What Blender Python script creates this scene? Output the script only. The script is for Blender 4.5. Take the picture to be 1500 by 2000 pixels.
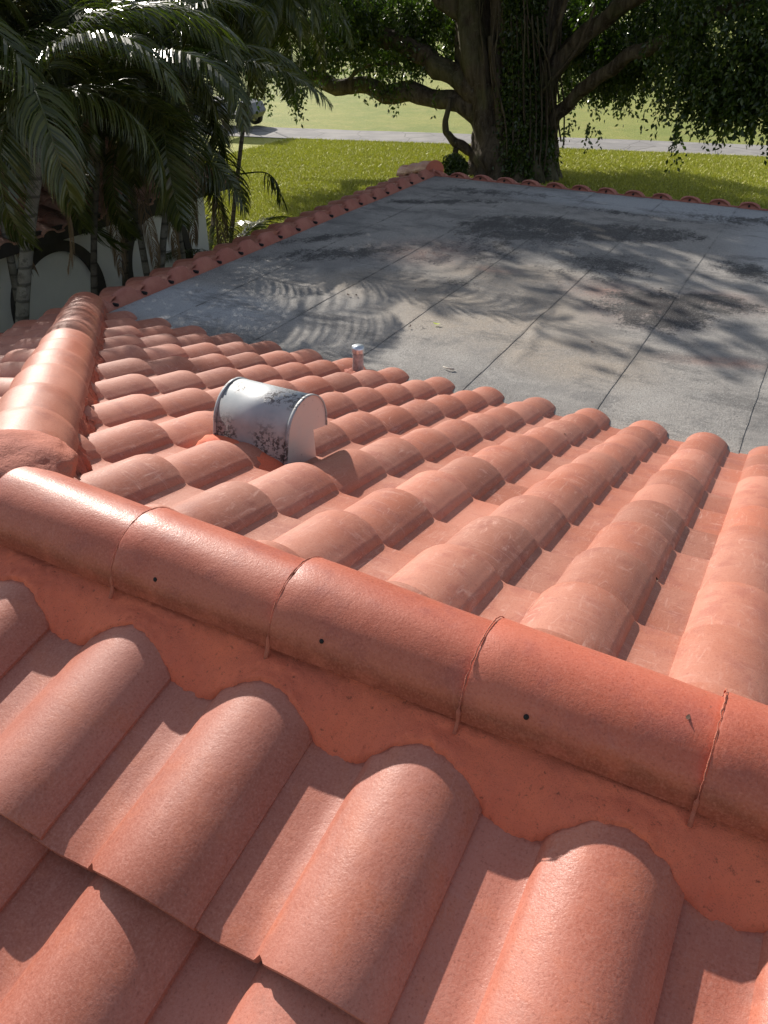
import bpy, bmesh, math, random
import numpy as np
from mathutils import Vector, Matrix, noise as mnoise
random.seed(7); rng = np.random.default_rng(7)
scene = bpy.context.scene; COL = scene.collection
for _o in list(bpy.data.objects): bpy.data.objects.remove(_o)

# ------------------------------------------------------------------ camera
cam_d = bpy.data.cameras.new('camera'); cam = bpy.data.objects.new('camera', cam_d); COL.objects.link(cam)
cam_d.sensor_fit = 'HORIZONTAL'; cam_d.sensor_width = 36; cam_d.lens = 36*1586.07/1500
cam_d.clip_start = 0.02; cam_d.clip_end = 1500
RC = [[0.8851782602807223, -0.2556583801169431, 0.3887135709007012],
      [0.46524561541464476, 0.48201746505, -0.7424322790668133],
      [0.0024423070737208206, 0.8380321976743343, 0.545615313932154]]
M = Matrix(RC).to_4x4(); M.translation = (2.08118, -0.94470, 0.98446); cam.matrix_world = M
scene.camera = cam

# ------------------------------------------------------------------ light
SUN = Vector((-1.0, 0.69, 0.665)).normalized()          # towards the sun
sl = bpy.data.lights.new('sun', 'SUN'); sl.energy = 5.0; sl.angle = math.radians(0.5); sl.color = (1.0, 0.93, 0.84)
so = bpy.data.objects.new('sun', sl); COL.objects.link(so)
so.rotation_euler = SUN.to_track_quat('Z', 'Y').to_euler(); so.location = (-20, 10, 20)
w = bpy.data.worlds.new('World'); scene.world = w; w.use_nodes = True
nt = w.node_tree; bg = nt.nodes['Background']
sky = nt.nodes.new('ShaderNodeTexSky'); sky.sky_type = 'NISHITA'; sky.sun_disc = False
sky.sun_elevation = math.asin(SUN.z); sky.sun_rotation = math.atan2(SUN.x, SUN.y)
hs = nt.nodes.new('ShaderNodeHueSaturation'); hs.inputs['Saturation'].default_value = .6      # slightly hazy, whitened sky
nt.links.new(sky.outputs[0], hs.inputs['Color']); nt.links.new(hs.outputs[0], bg.inputs[0]); bg.inputs[1].default_value = 0.12
scene.view_settings.view_transform = 'Standard'; scene.view_settings.look = 'None'
scene.view_settings.exposure = 0.43; scene.view_settings.gamma = 1.0
scene.render.engine = 'CYCLES'; scene.render.resolution_x = 768; scene.render.resolution_y = 1024

# ------------------------------------------------------------------ node helpers
class NT:
    def __init__(s, name):
        s.m = bpy.data.materials.new(name); s.m.use_nodes = True; s.t = s.m.node_tree
        s.b = s.t.nodes['Principled BSDF']; s.tc = s.t.nodes.new('ShaderNodeTexCoord').outputs['Object']
    def n(s, kind, **kw):
        x = s.t.nodes.new(kind)
        for k, v in kw.items(): setattr(x, k, v)
        return x
    def put(s, sock, v):
        if isinstance(v, bpy.types.NodeSocket): s.t.links.new(v, sock)
        else:
            if isinstance(v, (tuple, list)) and len(v) == 3 and sock.type == 'RGBA': v = (*v, 1)
            sock.default_value = v
    def noise(s, scale, detail=4, rough=.55, vec=None, dist=0):
        x = s.n('ShaderNodeTexNoise'); s.put(x.inputs['Vector'], vec or s.tc)
        x.inputs['Scale'].default_value = scale; x.inputs['Detail'].default_value = detail
        x.inputs['Roughness'].default_value = rough; x.inputs['Distortion'].default_value = dist
        return x.outputs[0]
    def voro(s, scale, feat='F1', vec=None):
        x = s.n('ShaderNodeTexVoronoi', feature=feat); s.put(x.inputs['Vector'], vec or s.tc)
        x.inputs['Scale'].default_value = scale
        return x.outputs[0]
    def ramp(s, f, a, b, c=0., d=1.):
        x = s.n('ShaderNodeMapRange', interpolation_type='SMOOTHSTEP'); s.put(x.inputs[0], f)
        for i, v in enumerate((a, b, c, d)): x.inputs[1+i].default_value = v
        return x.outputs[0]
    def mix(s, f, a, b, mode='MIX'):
        x = s.n('ShaderNodeMix', data_type='RGBA', blend_type=mode)
        s.put(x.inputs[0], f); s.put(x.inputs[6], a); s.put(x.inputs[7], b); return x.outputs[2]
    def math(s, op, a, b=0.0, clamp=False):
        x = s.n('ShaderNodeMath', operation=op, use_clamp=clamp); s.put(x.inputs[0], a); s.put(x.inputs[1], b); return x.outputs[0]
    def mapping(s, scale=(1,1,1), rot=(0,0,0), loc=(0,0,0), vec=None):
        x = s.n('ShaderNodeMapping'); s.put(x.inputs[0], vec or s.tc)
        x.inputs['Location'].default_value = loc; x.inputs['Rotation'].default_value = rot; x.inputs['Scale'].default_value = scale
        return x.outputs[0]
    def attr(s, name):
        x = s.n('ShaderNodeAttribute', attribute_name=name); return x.outputs['Fac']
    def bump(s, h, strength, dist, prev=None):
        x = s.n('ShaderNodeBump'); x.inputs['Strength'].default_value = strength; x.inputs['Distance'].default_value = dist
        s.put(x.inputs['Height'], h)
        if prev: s.put(x.inputs['Normal'], prev)
        return x.outputs[0]
    def out(s, color=None, rough=None, normal=None, metal=None, spec=None):
        if color is not None: s.put(s.b.inputs['Base Color'], color)
        if rough is not None: s.put(s.b.inputs['Roughness'], rough)
        if normal is not None: s.put(s.b.inputs['Normal'], normal)
        if metal is not None: s.put(s.b.inputs['Metallic'], metal)
        if spec is not None: s.put(s.b.inputs['Specular IOR Level'], spec)
        return s.m

def tile_mat(name, c1, c2, c3, scratch, rough, spec, grain=.5):
    k = NT(name)
    big = k.noise(2.3, 5, .6); mid = k.noise(14, 5, .6); fine = k.noise(230, 3, .75); sp = k.noise(900, 1, .5)
    col = k.mix(k.ramp(big, .38, .64), c1, c2)
    col = k.mix(k.ramp(mid, .48, .68, 0, .8), col, c3)
    # per tile shade
    tv = k.n('ShaderNodeCombineColor'); ta = k.attr('tint')
    for i in range(3): k.put(tv.inputs[i], ta)
    col = k.mix(1.0, col, tv.outputs[0], 'MULTIPLY')
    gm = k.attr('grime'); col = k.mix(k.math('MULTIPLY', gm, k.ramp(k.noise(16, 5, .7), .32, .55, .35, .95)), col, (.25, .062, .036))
    # pale brush strokes and scuffs
    v = k.mapping((26, 5, 12), (0, 0, .5)); sc = k.noise(2.2, 6, .72, v, 1.4)
    v2 = k.mapping((6, 30, 12), (0, 0, -.35)); sc2 = k.noise(1.7, 6, .75, v2, 1.0)
    m1 = k.math('MAXIMUM', k.ramp(sc, .52, .80, 0, scratch), k.ramp(sc2, .53, .82, 0, scratch))
    m1 = k.math('MULTIPLY', m1, k.ramp(k.noise(3.5, 3), .35, .65, .35, 1))
    col = k.mix(m1, col, (c2[0]*1.35+.06, c2[1]*1.7+.07, c2[2]*1.9+.07))
    # grains of sand, light and dark
    col = k.mix(k.ramp(fine, .42, .74, 0, grain), col, (c1[0]*1.30+.02, c1[1]*1.7+.03, c1[2]*1.9+.03))
    col = k.mix(k.ramp(fine, .44, .28, 0, .55), col, (c1[0]*.5, c1[1]*.45, c1[2]*.45))
    # dirt specks and grey grime
    col = k.mix(k.ramp(k.noise(55, 3, .8), .70, .80, 0, .75), col, (.07, .035, .03))
    col = k.mix(k.ramp(k.noise(5.5, 6, .75), .60, .76, 0, .30), col, (.16, .085, .07))
    n = k.bump(mid, .25, .004); n = k.bump(k.noise(60, 4, .7), .3, .0015, n); n = k.bump(fine, .5, .0011, n)
    r = k.math('ADD', k.ramp(sp, .35, .7, rough-.12, rough+.14), k.ramp(big, .35, .65, -.05, .05))
    return k.out(col, r, n, spec=spec)
m_near = tile_mat('painted tile', (.355,.108,.068), (.42,.150,.105), (.43,.135,.078), .30, .50, .38, .55)
m_far = tile_mat('worn tile', (.375,.122,.072), (.42,.175,.120), (.33,.112,.078), 1.0, .60, .35, .3)
m_cap = tile_mat('painted cap', (.42,.100,.056), (.46,.130,.078), (.35,.090,.062), .35, .46, .42, .45)

def mortar_mat(name, c1, c2, bumps=.5):
    k = NT(name)
    a = k.noise(7, 5, .6); b = k.noise(90, 4, .7); f = k.noise(500, 2, .6)
    col = k.mix(k.ramp(a, .35, .65), c1, c2)
    col = k.mix(k.ramp(b, .6, .75, 0, .55), col, (c2[0]*1.2, c2[1]*1.6, c2[2]*1.7))
    col = k.mix(k.ramp(b, .4, .27, 0, .7), col, (.10, .035, .022))
    col = k.mix(k.ramp(f, .45, .3, 0, .4), col, (.15, .05, .03))
    n = k.bump(b, bumps, .004); n = k.bump(f, .6, .0015, n)
    return k.out(col, .8, n, spec=.3)
m_hip = tile_mat('weathered hip cap', (.385,.115,.066), (.42,.155,.100), (.33,.105,.070), .7, .50, .4, .45)
m_mortar = mortar_mat('mortar', (.72,.170,.086), (.62,.145,.080), .55)
m_mortar_rough = mortar_mat('rough mortar', (.46,.150,.095), (.36,.110,.075), 1.0)

def plain(name, col, rough=.6, metal=0., var=.15, scale=8, bump=.2, spec=.5):
    k = NT(name); a = k.noise(scale, 5, .6)
    c = k.mix(k.ramp(a, .3, .7), tuple(x*(1-var) for x in col), tuple(min(1, x*(1+var)) for x in col))
    return k.out(c, rough, k.bump(k.noise(scale*8, 4), bump, .003), metal, spec)

def leaf_mat(name, c1, c2, rough=.45, trans=.35, spec=.5):
    k = NT(name); ta = k.attr('tint')
    col = k.mix(ta, c1, c2)
    k.out(col, rough, spec=spec)
    tr = k.n('ShaderNodeBsdfTranslucent'); k.put(tr.inputs[0], k.mix(1.0, col, (1.0, 1.35, .45), 'MULTIPLY'))
    mx = k.n('ShaderNodeMixShader'); mx.inputs[0].default_value = trans
    k.t.links.new(k.b.outputs[0], mx.inputs[1]); k.t.links.new(tr.outputs[0], mx.inputs[2])
    k.t.links.new(mx.outputs[0], k.t.nodes['Material Output'].inputs[0])
    return k.m

# ------------------------------------------------------------------ object helpers
def tag(o, label=None, cat=None, group=None, kind=None):
    if label: o['label'] = label
    if cat: o['category'] = cat
    if group: o['group'] = group
    if kind: o['kind'] = kind
    return o
def empty(name, loc, rz=0):
    o = bpy.data.objects.new(name, None); COL.objects.link(o); o.location = loc; o.rotation_euler = (0, 0, rz)
    o.empty_display_size = .2; return o
def mk(name, V, F, mat, parent=None, smooth=True, tint=None, world=False):
    """V (n,3), F list of index tuples or (m,4)/(m,3) array -> ONE mesh object"""
    me = bpy.data.meshes.new(name); V = np.asarray(V, dtype=np.float32)
    if isinstance(F, np.ndarray):
        k = F.shape[1]; me.vertices.add(len(V)); me.vertices.foreach_set('co', V.ravel())
        me.loops.add(F.size); me.loops.foreach_set('vertex_index', F.astype(np.int32).ravel())
        me.polygons.add(len(F)); me.polygons.foreach_set('loop_start', np.arange(0, F.size, k, dtype=np.int32))
        me.polygons.foreach_set('loop_total', np.full(len(F), k, dtype=np.int32))
        me.update(calc_edges=True)
    else:
        me.from_pydata([tuple(map(float, v)) for v in V], [], [tuple(map(int, f)) for f in F])
    me.polygons.foreach_set('use_smooth', np.full(len(me.polygons), smooth))
    if tint is not None:
        a = me.attributes.new('tint', 'FLOAT', 'POINT'); a.data.foreach_set('value', np.asarray(tint, dtype=np.float32))
    me.materials.append(mat); me.update()
    o = bpy.data.objects.new(name, me); COL.objects.link(o)
    if parent:
        o.parent = parent
        if world:                                     # vertices given in world coordinates
            o.location = -Vector(WL[parent.name])
    return o
WL = {}
class MB:
    """collects shapes into one mesh"""
    def __init__(s): s.V = []; s.F = []; s.n = 0
    def add(s, V, F):
        s.V += [tuple(v) for v in V]; s.F += [tuple(i+s.n for i in f) for f in F]; s.n += len(V); return s
    def box(s, c, d, rot=None):
        hx, hy, hz = d[0]/2, d[1]/2, d[2]/2
        V = [Vector((x, y, z)) for x in (-hx, hx) for y in (-hy, hy) for z in (-hz, hz)]
        if rot: V = [rot @ v for v in V]
        V = [v+Vector(c) for v in V]
        return s.add(V, [(0,1,3,2),(4,6,7,5),(0,4,5,1),(2,3,7,6),(0,2,6,4),(1,5,7,3)])
    def tube(s, P, Rr, seg=10, cap=True, flute=0, seed=0, rough=0):
        P = [Vector(p) for p in P]; n = len(P); Rr = Rr if hasattr(Rr, '__len__') else [Rr]*n
        V = []; x = None
        for i, p in enumerate(P):
            t = (P[min(i+1, n-1)]-P[max(i-1, 0)]).normalized()
            if x is None: x = t.orthogonal().normalized()
            x = (x-t*x.dot(t)).normalized(); y = t.cross(x)
            for j in range(seg):
                a = 2*math.pi*j/seg; r = Rr[i]
                if flute: r *= 1+flute*math.sin(a*5+seed+i*.12)*.6+flute*math.sin(a*3-seed+i*.2)*.5
                if rough: r *= 1+rough*mnoise.noise(Vector((math.cos(a)*2+seed, math.sin(a)*2, i*.35+seed)))
                V.append(p+x*math.cos(a)*r+y*math.sin(a)*r)
        F = [(i*seg+j, i*seg+(j+1) % seg, (i+1)*seg+(j+1) % seg, (i+1)*seg+j) for i in range(n-1) for j in range(seg)]
        if cap: F += [tuple(range(seg))[::-1], tuple((n-1)*seg+j for j in range(seg))]
        return s.add(V, F)
    def build(s, name, mat, parent=None, smooth=True, world=False, tint=None):
        return mk(name, s.V, s.F, mat, parent, smooth, tint, world)
def smooth_path(P, n):
    """Catmull-Rom through P"""
    P = [np.array(p, float) for p in P]; Q = [2*P[0]-P[1]]+P+[2*P[-1]-P[-2]]; out = []
    m = len(P)-1
    for k in range(n+1):
        t = k/n*m; i = min(int(t), m-1); f = t-i; a, b, c, d = Q[i:i+4]
        out.append(.5*((2*b)+(-a+c)*f+(2*a-5*b+4*c-d)*f*f+(-a+3*b-3*c+d)*f**3))
    return out

# ------------------------------------------------------------------ the setting
TA = 0.32198; CA = math.cos(math.atan(TA)); SA = math.sin(math.atan(TA)); GZ = -3.0; ZF = -0.975
def grass_mat(name, c1, c2, c3, sc=1.0, k2=.5):
    k = NT(name); a = k.noise(.25, 5, .6); b = k.noise(2.0*sc, 6, .7); f = k.noise(16*sc, 5, .8); v = k.noise(45*sc, 3, .8)
    col = k.mix(k.ramp(a, .35, .65), c1, c2); col = k.mix(k.ramp(b, .45, .7, 0, .6), col, c3)
    col = k.mix(k.ramp(f, .47, .36, 0, k2), col, tuple(x*.35 for x in c1)); col = k.mix(k.ramp(v, .55, .68, 0, .55), col, tuple(min(1, x*2.0) for x in c3))
    return k.out(col, .75, k.bump(f, .8, .05, k.bump(v, .8, .02)), spec=.2)
m_lawn = grass_mat('lawn', (.25,.275,.030), (.31,.32,.045), (.38,.35,.08))
m_fair = grass_mat('fairway', (.18,.225,.038), (.245,.265,.050), (.33,.30,.08), .7, .25)
m_fol0 = plain('soil', (.06,.04,.025), .95)
def grid(x0, x1, y0, y1, nx, ny, zf):
    xs = np.linspace(x0, x1, nx+1); ys = np.linspace(y0, y1, ny+1); X, Y = np.meshgrid(xs, ys)
    V = np.stack([X.ravel(), Y.ravel(), zf(X.ravel(), Y.ravel())], 1)
    i = np.arange(nx)[None, :]+np.arange(ny)[:, None]*(nx+1); F = np.stack([i, i+1, i+nx+2, i+nx+1], -1).reshape(-1, 4)
    return V, F
def gz(x, y):                                     # gentle rise of the course, flat near the house
    d = np.clip((y-34)/60, 0, 1); return GZ+ .9*d*d*(3-2*d)+ .12*np.sin(x*.11+1)*np.clip((y-30)/15, 0, 1)
V, F = grid(-700, 700, -250, 1200, 280, 290, gz)
tag(mk('ground', V, F, m_fair), 'pale green mown golf fairway beyond the cart path', 'ground', kind='structure')
# path runs across; lawn between path and houses
def pathc(x):                                     # centre line y of the path at x
    return 26.05+ .245*(x+.5) - .0025*(x+.5)**2 if x > -14 else 26.05+.245*(-13.5)-.0025*13.5**2 + (x+14)*.19
xs = np.linspace(-90, 90, 181)
def strip(y0f, y1f, z, ny=4):
    V = []; F = []
    for i, x in enumerate(xs):
        a, b = y0f(x), y1f(x)
        for j in range(ny+1):
            V.append((x, a+(b-a)*j/ny, z))
    for i in range(len(xs)-1):
        for j in range(ny): F.append((i*(ny+1)+j, (i+1)*(ny+1)+j, (i+1)*(ny+1)+j+1, i*(ny+1)+j+1))
    return V, F
wob = lambda x, s: .10*mnoise.noise(Vector((x*.8, s, 0)))+.05*mnoise.noise(Vector((x*3.1, s, 4)))
V, F = strip(lambda x: -120, lambda x: pathc(x)-1.0, GZ+.010, 30)
tag(mk('lawn', V, F, m_lawn), 'bright green lawn between the houses and the cart path', 'lawn', kind='structure')
k = NT('path asphalt'); a = k.noise(1.2, 5, .6); b = k.noise(40, 4, .8)
col = k.mix(k.ramp(a, .35, .65), (.20,.19,.185), (.27,.255,.24)); col = k.mix(k.ramp(b, .5, .7, 0, .4), col, (.33,.31,.29))
cr = k.voro(.9, 'DISTANCE_TO_EDGE', k.mapping((1,1,1), vec=None)); col = k.mix(k.ramp(cr, .02, .0, 0, .7), col, (.08,.07,.06))
m_path = k.out(col, .9, k.bump(b, .5, .01))
V, F = strip(lambda x: pathc(x)-1.05+wob(x, 1), lambda x: pathc(x)+1.05+wob(x, 9), GZ+.022)
tag(mk('path', V, F, m_path), 'cracked grey asphalt cart path crossing the grass', 'path', kind='structure')

# ------------------------------------------------------------------ house: tiles
W = 0.30
house = empty('house', (0.5, 3.0, GZ)); WL['house'] = house.location.copy()
tag(house, 'orange tiled house with a grey flat roof section, roof vent and ridge in the foreground', 'house')
def profile(u):
    pan = .003+.002*((u-.055)/.06)**2*(u < .055)+.0025*((u-.055)/.05)**2*(u >= .055)
    q = np.clip(1-((u-.204)/np.where(u < .204, .106, .0985))**2, 0, None)
    bar = .060*q**np.where(u < .204, .68, .60)
    bar = np.where(u > .26, np.maximum(bar, .0135), bar)
    return np.where(u < .098, pan, np.maximum(bar, 0)*1.0+.0045*np.exp(-((u-.108)/.012)**2))
def tiles(name, mat, org, ux, vx, cols, rows, parent, clip=None, nu=34, nv=5, length=.355, label=None, jit=1., first_long=None, seed=1):
    """one slope of S tiles: local u across (pan then barrel), v down the slope, n up from the slope"""
    rs = np.random.default_rng(seed); up = np.cross(ux, vx); up = up*np.sign(up[2]); VV = []; FF = []; TT = []; n0 = 0
    u = np.concatenate([np.linspace(-.018, .10, 9), np.linspace(.104, .135, 6), np.linspace(.145, .26, 10), np.linspace(.268, .300, 8)])
    nu = len(u); base = profile(u)
    # nose outline: small notch where pan meets barrel
    notch = .009*np.exp(-((u-.112)/.006)**2)-.002*np.exp(-((u-.03)/.03)**2)
    for r in rows:
        for c in cols:
            L = first_long if (first_long and r == rows[0]) else length
            j = rs.normal(0, 1, 6)*jit
            v = np.append(np.linspace(1-L/.307, .93, nv-1), 1)*.307
            lift = .037*(v/.307)+j[0]*.0008
            rim = np.array([0, 0, 0]); P = []
            for a, vv in enumerate(v):
                h = base+lift[a]+j[1]*.0015*(u-.15)/.15
                if a == nv-1: h = h-.0035
                off = (vv-notch-.0015+j[2]*.0025) if a == nv-1 else vv
                P.append((u+j[3]*.0012, np.full(nu, 1.)*off, h))
            # rounded nose and underside
            P.append((u+j[3]*.0012, np.full(nu, 1.)*(v[-1]-notch+j[2]*.0025), base+lift[-1]-.0075+j[1]*.0015*(u-.15)/.15))
            P.append((u+j[3]*.0012, np.full(nu, 1.)*(v[-1]-notch-.001+j[2]*.0025), base+lift[-1]-.024))
            P.append((u+j[3]*.0012, np.full(nu, 1.)*(v[-1]-.05), base+lift[-1]-.025))
            P = np.array(P)                        # rows,3,nu
            U, Vv, H = P[:, 0], P[:, 1], P[:, 2]
            # hard barrel edge: drop a wall at the last column
            U = np.concatenate([U, U[:, -1:]+.0005], 1); Vv = np.concatenate([Vv, Vv[:, -1:]], 1); H = np.concatenate([H, H[:, -1:]-.0115], 1)
            pt = np.asarray(org)[None, None]+(U+c*W)[..., None]*ux+(Vv+r*.307)[..., None]*vx+H[..., None]*up
            R, C = U.shape; VV.append(pt.reshape(-1, 3)); idx = np.arange(R*C).reshape(R, C)+n0
            f = np.stack([idx[:-1, :-1], idx[:-1, 1:], idx[1:, 1:], idx[1:, :-1]], -1).reshape(-1, 4)
            FF.append(f); TT.append(np.full(R*C, 1+rs.normal(0, .095)*jit)); n0 += R*C
    V = np.concatenate(VV); F = np.concatenate(FF); T = np.concatenate(TT)
    if np.dot(np.cross(ux, vx), up) < 0: F = F[:, ::-1]
    o = mk(name, V, F, mat, parent, True, T, True)
    if clip:
        bm = bmesh.new(); bm.from_mesh(o.data)
        for co, no in clip:
            bmesh.ops.bisect_plane(bm, geom=bm.verts[:]+bm.edges[:]+bm.faces[:], plane_co=co, plane_no=no, clear_outer=True)
        bm.to_mesh(o.data); bm.free()
    # crease: keep nose edges crisp
    me = o.data
    bm = bmesh.new(); bm.from_mesh(me)
    for e in bm.edges:
        if len(e.link_faces) == 2 and e.calc_face_angle(0) > .6: e.smooth = False
    bm.to_mesh(me); bm.free()
    if label: o['label'] = label
    return o
def A(*a): return np.array(a, float)
XH = 0.66; EX = -3.0                              # hip apex x, left eave x
D0 = Vector((-1, 1, 0))
# near slope (down -Y). seams at x = .949 + .3 i ; noses at y=-.49-.292k
nb = -.016
tiles('tile_slope', m_near, A(.649, -.49+.292, -(.49-.292)*TA+nb), A(1, 0, 0), A(0, -CA, -SA), range(-6, 13), range(0, 6), house,
      clip=[((XH, 0, 0), Vector((-1, 1, 0)).normalized())], nv=8, first_long=.388, jit=.8, seed=3,
      label='near slope of pinkish red glossy tiles below the ridge')
# far slope (down +Y)
fb = -.036
y0 = .45055
tiles('tile_slope', m_far, A(2.042, y0-.292, -(y0-.292)*TA+fb), A(-1, 0, 0), A(0, CA, -SA), range(-10, 15), range(-1, 10), house,
      clip=[((XH, 0, 0), Vector((-1, -1, 0)).normalized()), ((0, .02, 0), (0, -1, 0))], nv=6, jit=1., seed=5,
      label='back slope of worn orange tiles running down to the flat roof')
# hip end and left strip (down -X)
xn = EX
x_top = xn+.2923*11

HO = A(x_top, 9.45, (x_top-XH)*TA+fb)
tiles('tile_slope', m_far, HO, A(0, -1, 0), A(-CA, 0, -SA), range(18, 46), range(0, 11), house,
      clip=[((XH, 0, 0), Vector((1, 1, 0)).normalized()), ((XH, 0, 0), Vector((1, -1, 0)).normalized())], nv=4, jit=1., seed=6,
      label='left end slope of pale orange tiles beyond the hip')
XL = -2.242; YF = 8.633; YN = 3.06
tiles('tile_slope', m_far, HO, A(0, -1, 0), A(-CA, 0, -SA), range(0, 21), range(7, 11), house,
      clip=[((XH, 0, 0), Vector((-1, -1, 0)).normalized()), ((XL-.035, 0, 0), (1, 0, 0)), ((XL, YF, 0), Vector((1, 1, 0)).normalized())],
      nv=4, jit=1.2, seed=8, label='narrow strip of shaded tiles along the left edge of the flat roof')
tiles('tile_slope', m_far, A(9.05, YF-.10, ZF+.01+.10*TA-.03), A(-1, 0, 0), A(0, CA, -SA), range(0, 40), range(0, 3), house,
      clip=[((XL, YF, 0), Vector((-1, -1, 0)).normalized()), ((0, YF-.02, 0), (0, -1, 0))],
      nv=4, jit=1., seed=9, label='far strip of tiles seen as a row of humps behind the flat roof')

# ------------------------------------------------------------------ caps
def caps(name, P0, d, n, expo, mat, label=None, wa=.118, wb=.108, over=.055, skirt=.004, seed=0, taper=.9, jit=1., beads=False, bsgn=1):
    rs = random.Random(seed); d = Vector(d).normalized(); side = d.cross(Vector((0, 0, 1))).normalized(); up = side.cross(d)
    for i in range(n):
        o0 = Vector(P0)+d*expo*i
        L = expo+over; V = []; T = []; seg = 28; nv = 9
        js = rs.uniform(-.003, .003)*jit; ju = rs.uniform(-.003, .003)*jit; roll = rs.uniform(-.02, .02)*jit
        def ring(t, sc, drop=0):
            out = []
            for a in range(seg+1):
                th = math.pi*a/seg+roll; x = math.cos(th)*wa*sc; z = math.sin(th)*wb*sc
                if a == 0 or a == seg: z -= skirt
                wv = .0022*mnoise.noise(Vector((t*5+i*3.1+seed, a*.25, seed)))
                q = 1+wv/.11
                out.append(o0+d*t+side*(x*q+js)+up*(z*q-drop+ju+.010*(1-t/L)))
            return out
        rows = []
        rows.append(ring(.012, .885)); rows.append(ring(.0, .90)); rows.append(ring(-.001, .985)); rows.append(ring(.004, 1.0))
        for q in range(1, nv+1):
            t = L*q/nv; rows.append(ring(t, 1+(taper-1)*q/nv))
        V = [p for r in rows for p in r]; m = seg+1
        F = [(r*m+a, r*m+a+1, (r+1)*m+a+1, (r+1)*m+a) for r in range(len(rows)-1) for a in range(seg)]
        F = [f[::-1] for f in F]
        o = mk(name, V, F, mat, house, True, np.full(len(V), 1+rs.uniform(-.09, .09)), True)
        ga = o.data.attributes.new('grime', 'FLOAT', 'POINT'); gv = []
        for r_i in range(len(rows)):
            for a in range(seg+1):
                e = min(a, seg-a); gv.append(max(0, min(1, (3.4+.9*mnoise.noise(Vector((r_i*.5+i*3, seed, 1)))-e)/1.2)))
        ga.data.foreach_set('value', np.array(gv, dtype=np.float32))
        if beads:
            th0 = list(np.linspace(-.02, math.pi*.98, 60)); Pb = [o0+d*(-.003+.002*mnoise.noise(Vector((t*9, i, 2))))+side*math.cos(t)*wa*1.0*bsgn+up*(math.sin(t)*wb*1.0+.010) for t in th0]
            Pb = [Pb[0]-up*.022+side*bsgn*.012, Pb[0]-up*.010+side*bsgn*.004]+Pb
            bd = MB().tube(Pb, [max(.0006, .0011+.0014*mnoise.noise(Vector((q*.3, i*2.3, 4)))+(.0026 if q < 6 else 0)) for q in range(len(Pb))], 8, True)
            bd.build('joint_bead', m_mortar_rough, house, True, True)
        bm = bmesh.new(); bm.from_mesh(o.data)
        for e in bm.edges:
            if len(e.link_faces) == 2 and e.calc_face_angle(0) > .6: e.smooth = False
        bm.to_mesh(o.data); bm.free()
        if label: o['label'] = label
caps('ridge_cap', (.705, 0, .014), (1, 0, 0), 12, .357, m_cap, None, .105, .100, seed=2, beads=True, taper=.94)
HL = math.hypot(3.04, 3.04, .98)
hd = Vector((1, -1, TA)).normalized(); hp0 = Vector((XL-.02, XH-XL+.02, .035-(XH-XL+.02)*TA))
caps('hip_cap', hp0, hd, 12, .345, m_hip, None, .128, .112, .05, seed=5, taper=.92)
caps('hip_cap', (XH-1.5, -1.5, .012-1.5*TA), (1, 1, TA), 5, .350, m_cap, None, .118, .104, .05, seed=6)
caps('hip_cap', (XL-.80, YF+.80, ZF+.055-.80*TA), (1, -1, TA), 3, .372, m_hip, 'short run of capping at the far corner of the flat roof', .13, .13, .0, seed=9)

pc_ = Vector((XL-.015, YF+.015, ZF+.055)); pd = Vector((1, -1, 0)).normalized(); ps = pd.cross(Vector((0, 0, 1)))
Vp = [pc_+Vector((0, 0, -.09))-pd*.02]+[pc_-pd*.012+ps*math.cos(t)*.120+Vector((0, 0, math.sin(t)*.120-(.09 if i in (0, 20) else 0))) for i, t in enumerate(np.linspace(0, math.pi, 21))]
mk('mortar_plug', Vp, [(0, i+2, i+1) for i in range(20)], m_mortar_rough, house, True, None, True)
# mortar under the ridge and hips
def frac(x): return x-math.floor(x)
def mortar(name, P0, d, L, out, mat, y_top, z_top, y_bar, y_pan, z_bot, parent, phase=None, nu=400, amp=.0035, seed=0, label=None, rag=0.004, nrow=9):
    """skirt running along d from under the caps down into the tiles; out = horizontal outward direction"""
    d = Vector(d).normalized(); out = Vector(out).normalized(); V = []; up = Vector((0, 0, 1))
    for i in range(nu+1):
        s = L*i/nu
        if phase is not None:
            u = frac((s-phase)/W)*W; b = (.5+.5*math.cos(2*math.pi*(u-.200)/W))
        else: b = .5
        yb = y_bar*b+y_pan*(1-b); zb = z_bot(b); hug = phase is not None
        if hug: zb = -TA*yb+nb+.001+.062*b**.75
        for j in range(nrow):
            if hug:
                t = min(1, j/(nrow-3)); dv = max(0, j-(nrow-3)); y = y_top+(yb-y_top)*t+.003*dv; z = z_top+(zb-z_top)*t-.030*dv+.008*(1-b)*math.sin(math.pi*t)
            else: t = j/(nrow-1); y = y_top+(yb-y_top)*t; z = z_top+(zb-z_top)*t+.012*math.sin(math.pi*t)*(1-b*.5)
            if j >= nrow-5 and hug: y += .0035*mnoise.noise(Vector((s*70, j*.9, 3))); z += .0035*mnoise.noise(Vector((s*80, j*1.1, 8)))
            if j == nrow-3 and hug: y += .004*mnoise.noise(Vector((s*45, 0, 9)))+.004*mnoise.noise(Vector((s*12, 0, 9)))
            q = Vector((s*9, t*3, seed)); nn = mnoise.noise(q)*amp*1.6+mnoise.noise(q*6)*amp+mnoise.noise(q*17)*amp*.5*rag/.004
            V.append(Vector(P0)+d*s+out*(y+nn)+up*(z+nn*.6))
    F = [(i*nrow+j, (i+1)*nrow+j, (i+1)*nrow+j+1, i*nrow+j+1) for i in range(nu) for j in range(nrow-1)]
    n = (Vector(V[nrow])-Vector(V[0])).cross(Vector(V[1])-Vector(V[0]))
    if n.z < 0: F = [f[::-1] for f in F]
    o = mk(name, V, F, mat, parent, True, None, True)
    if label: o['label'] = label
    return o
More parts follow.
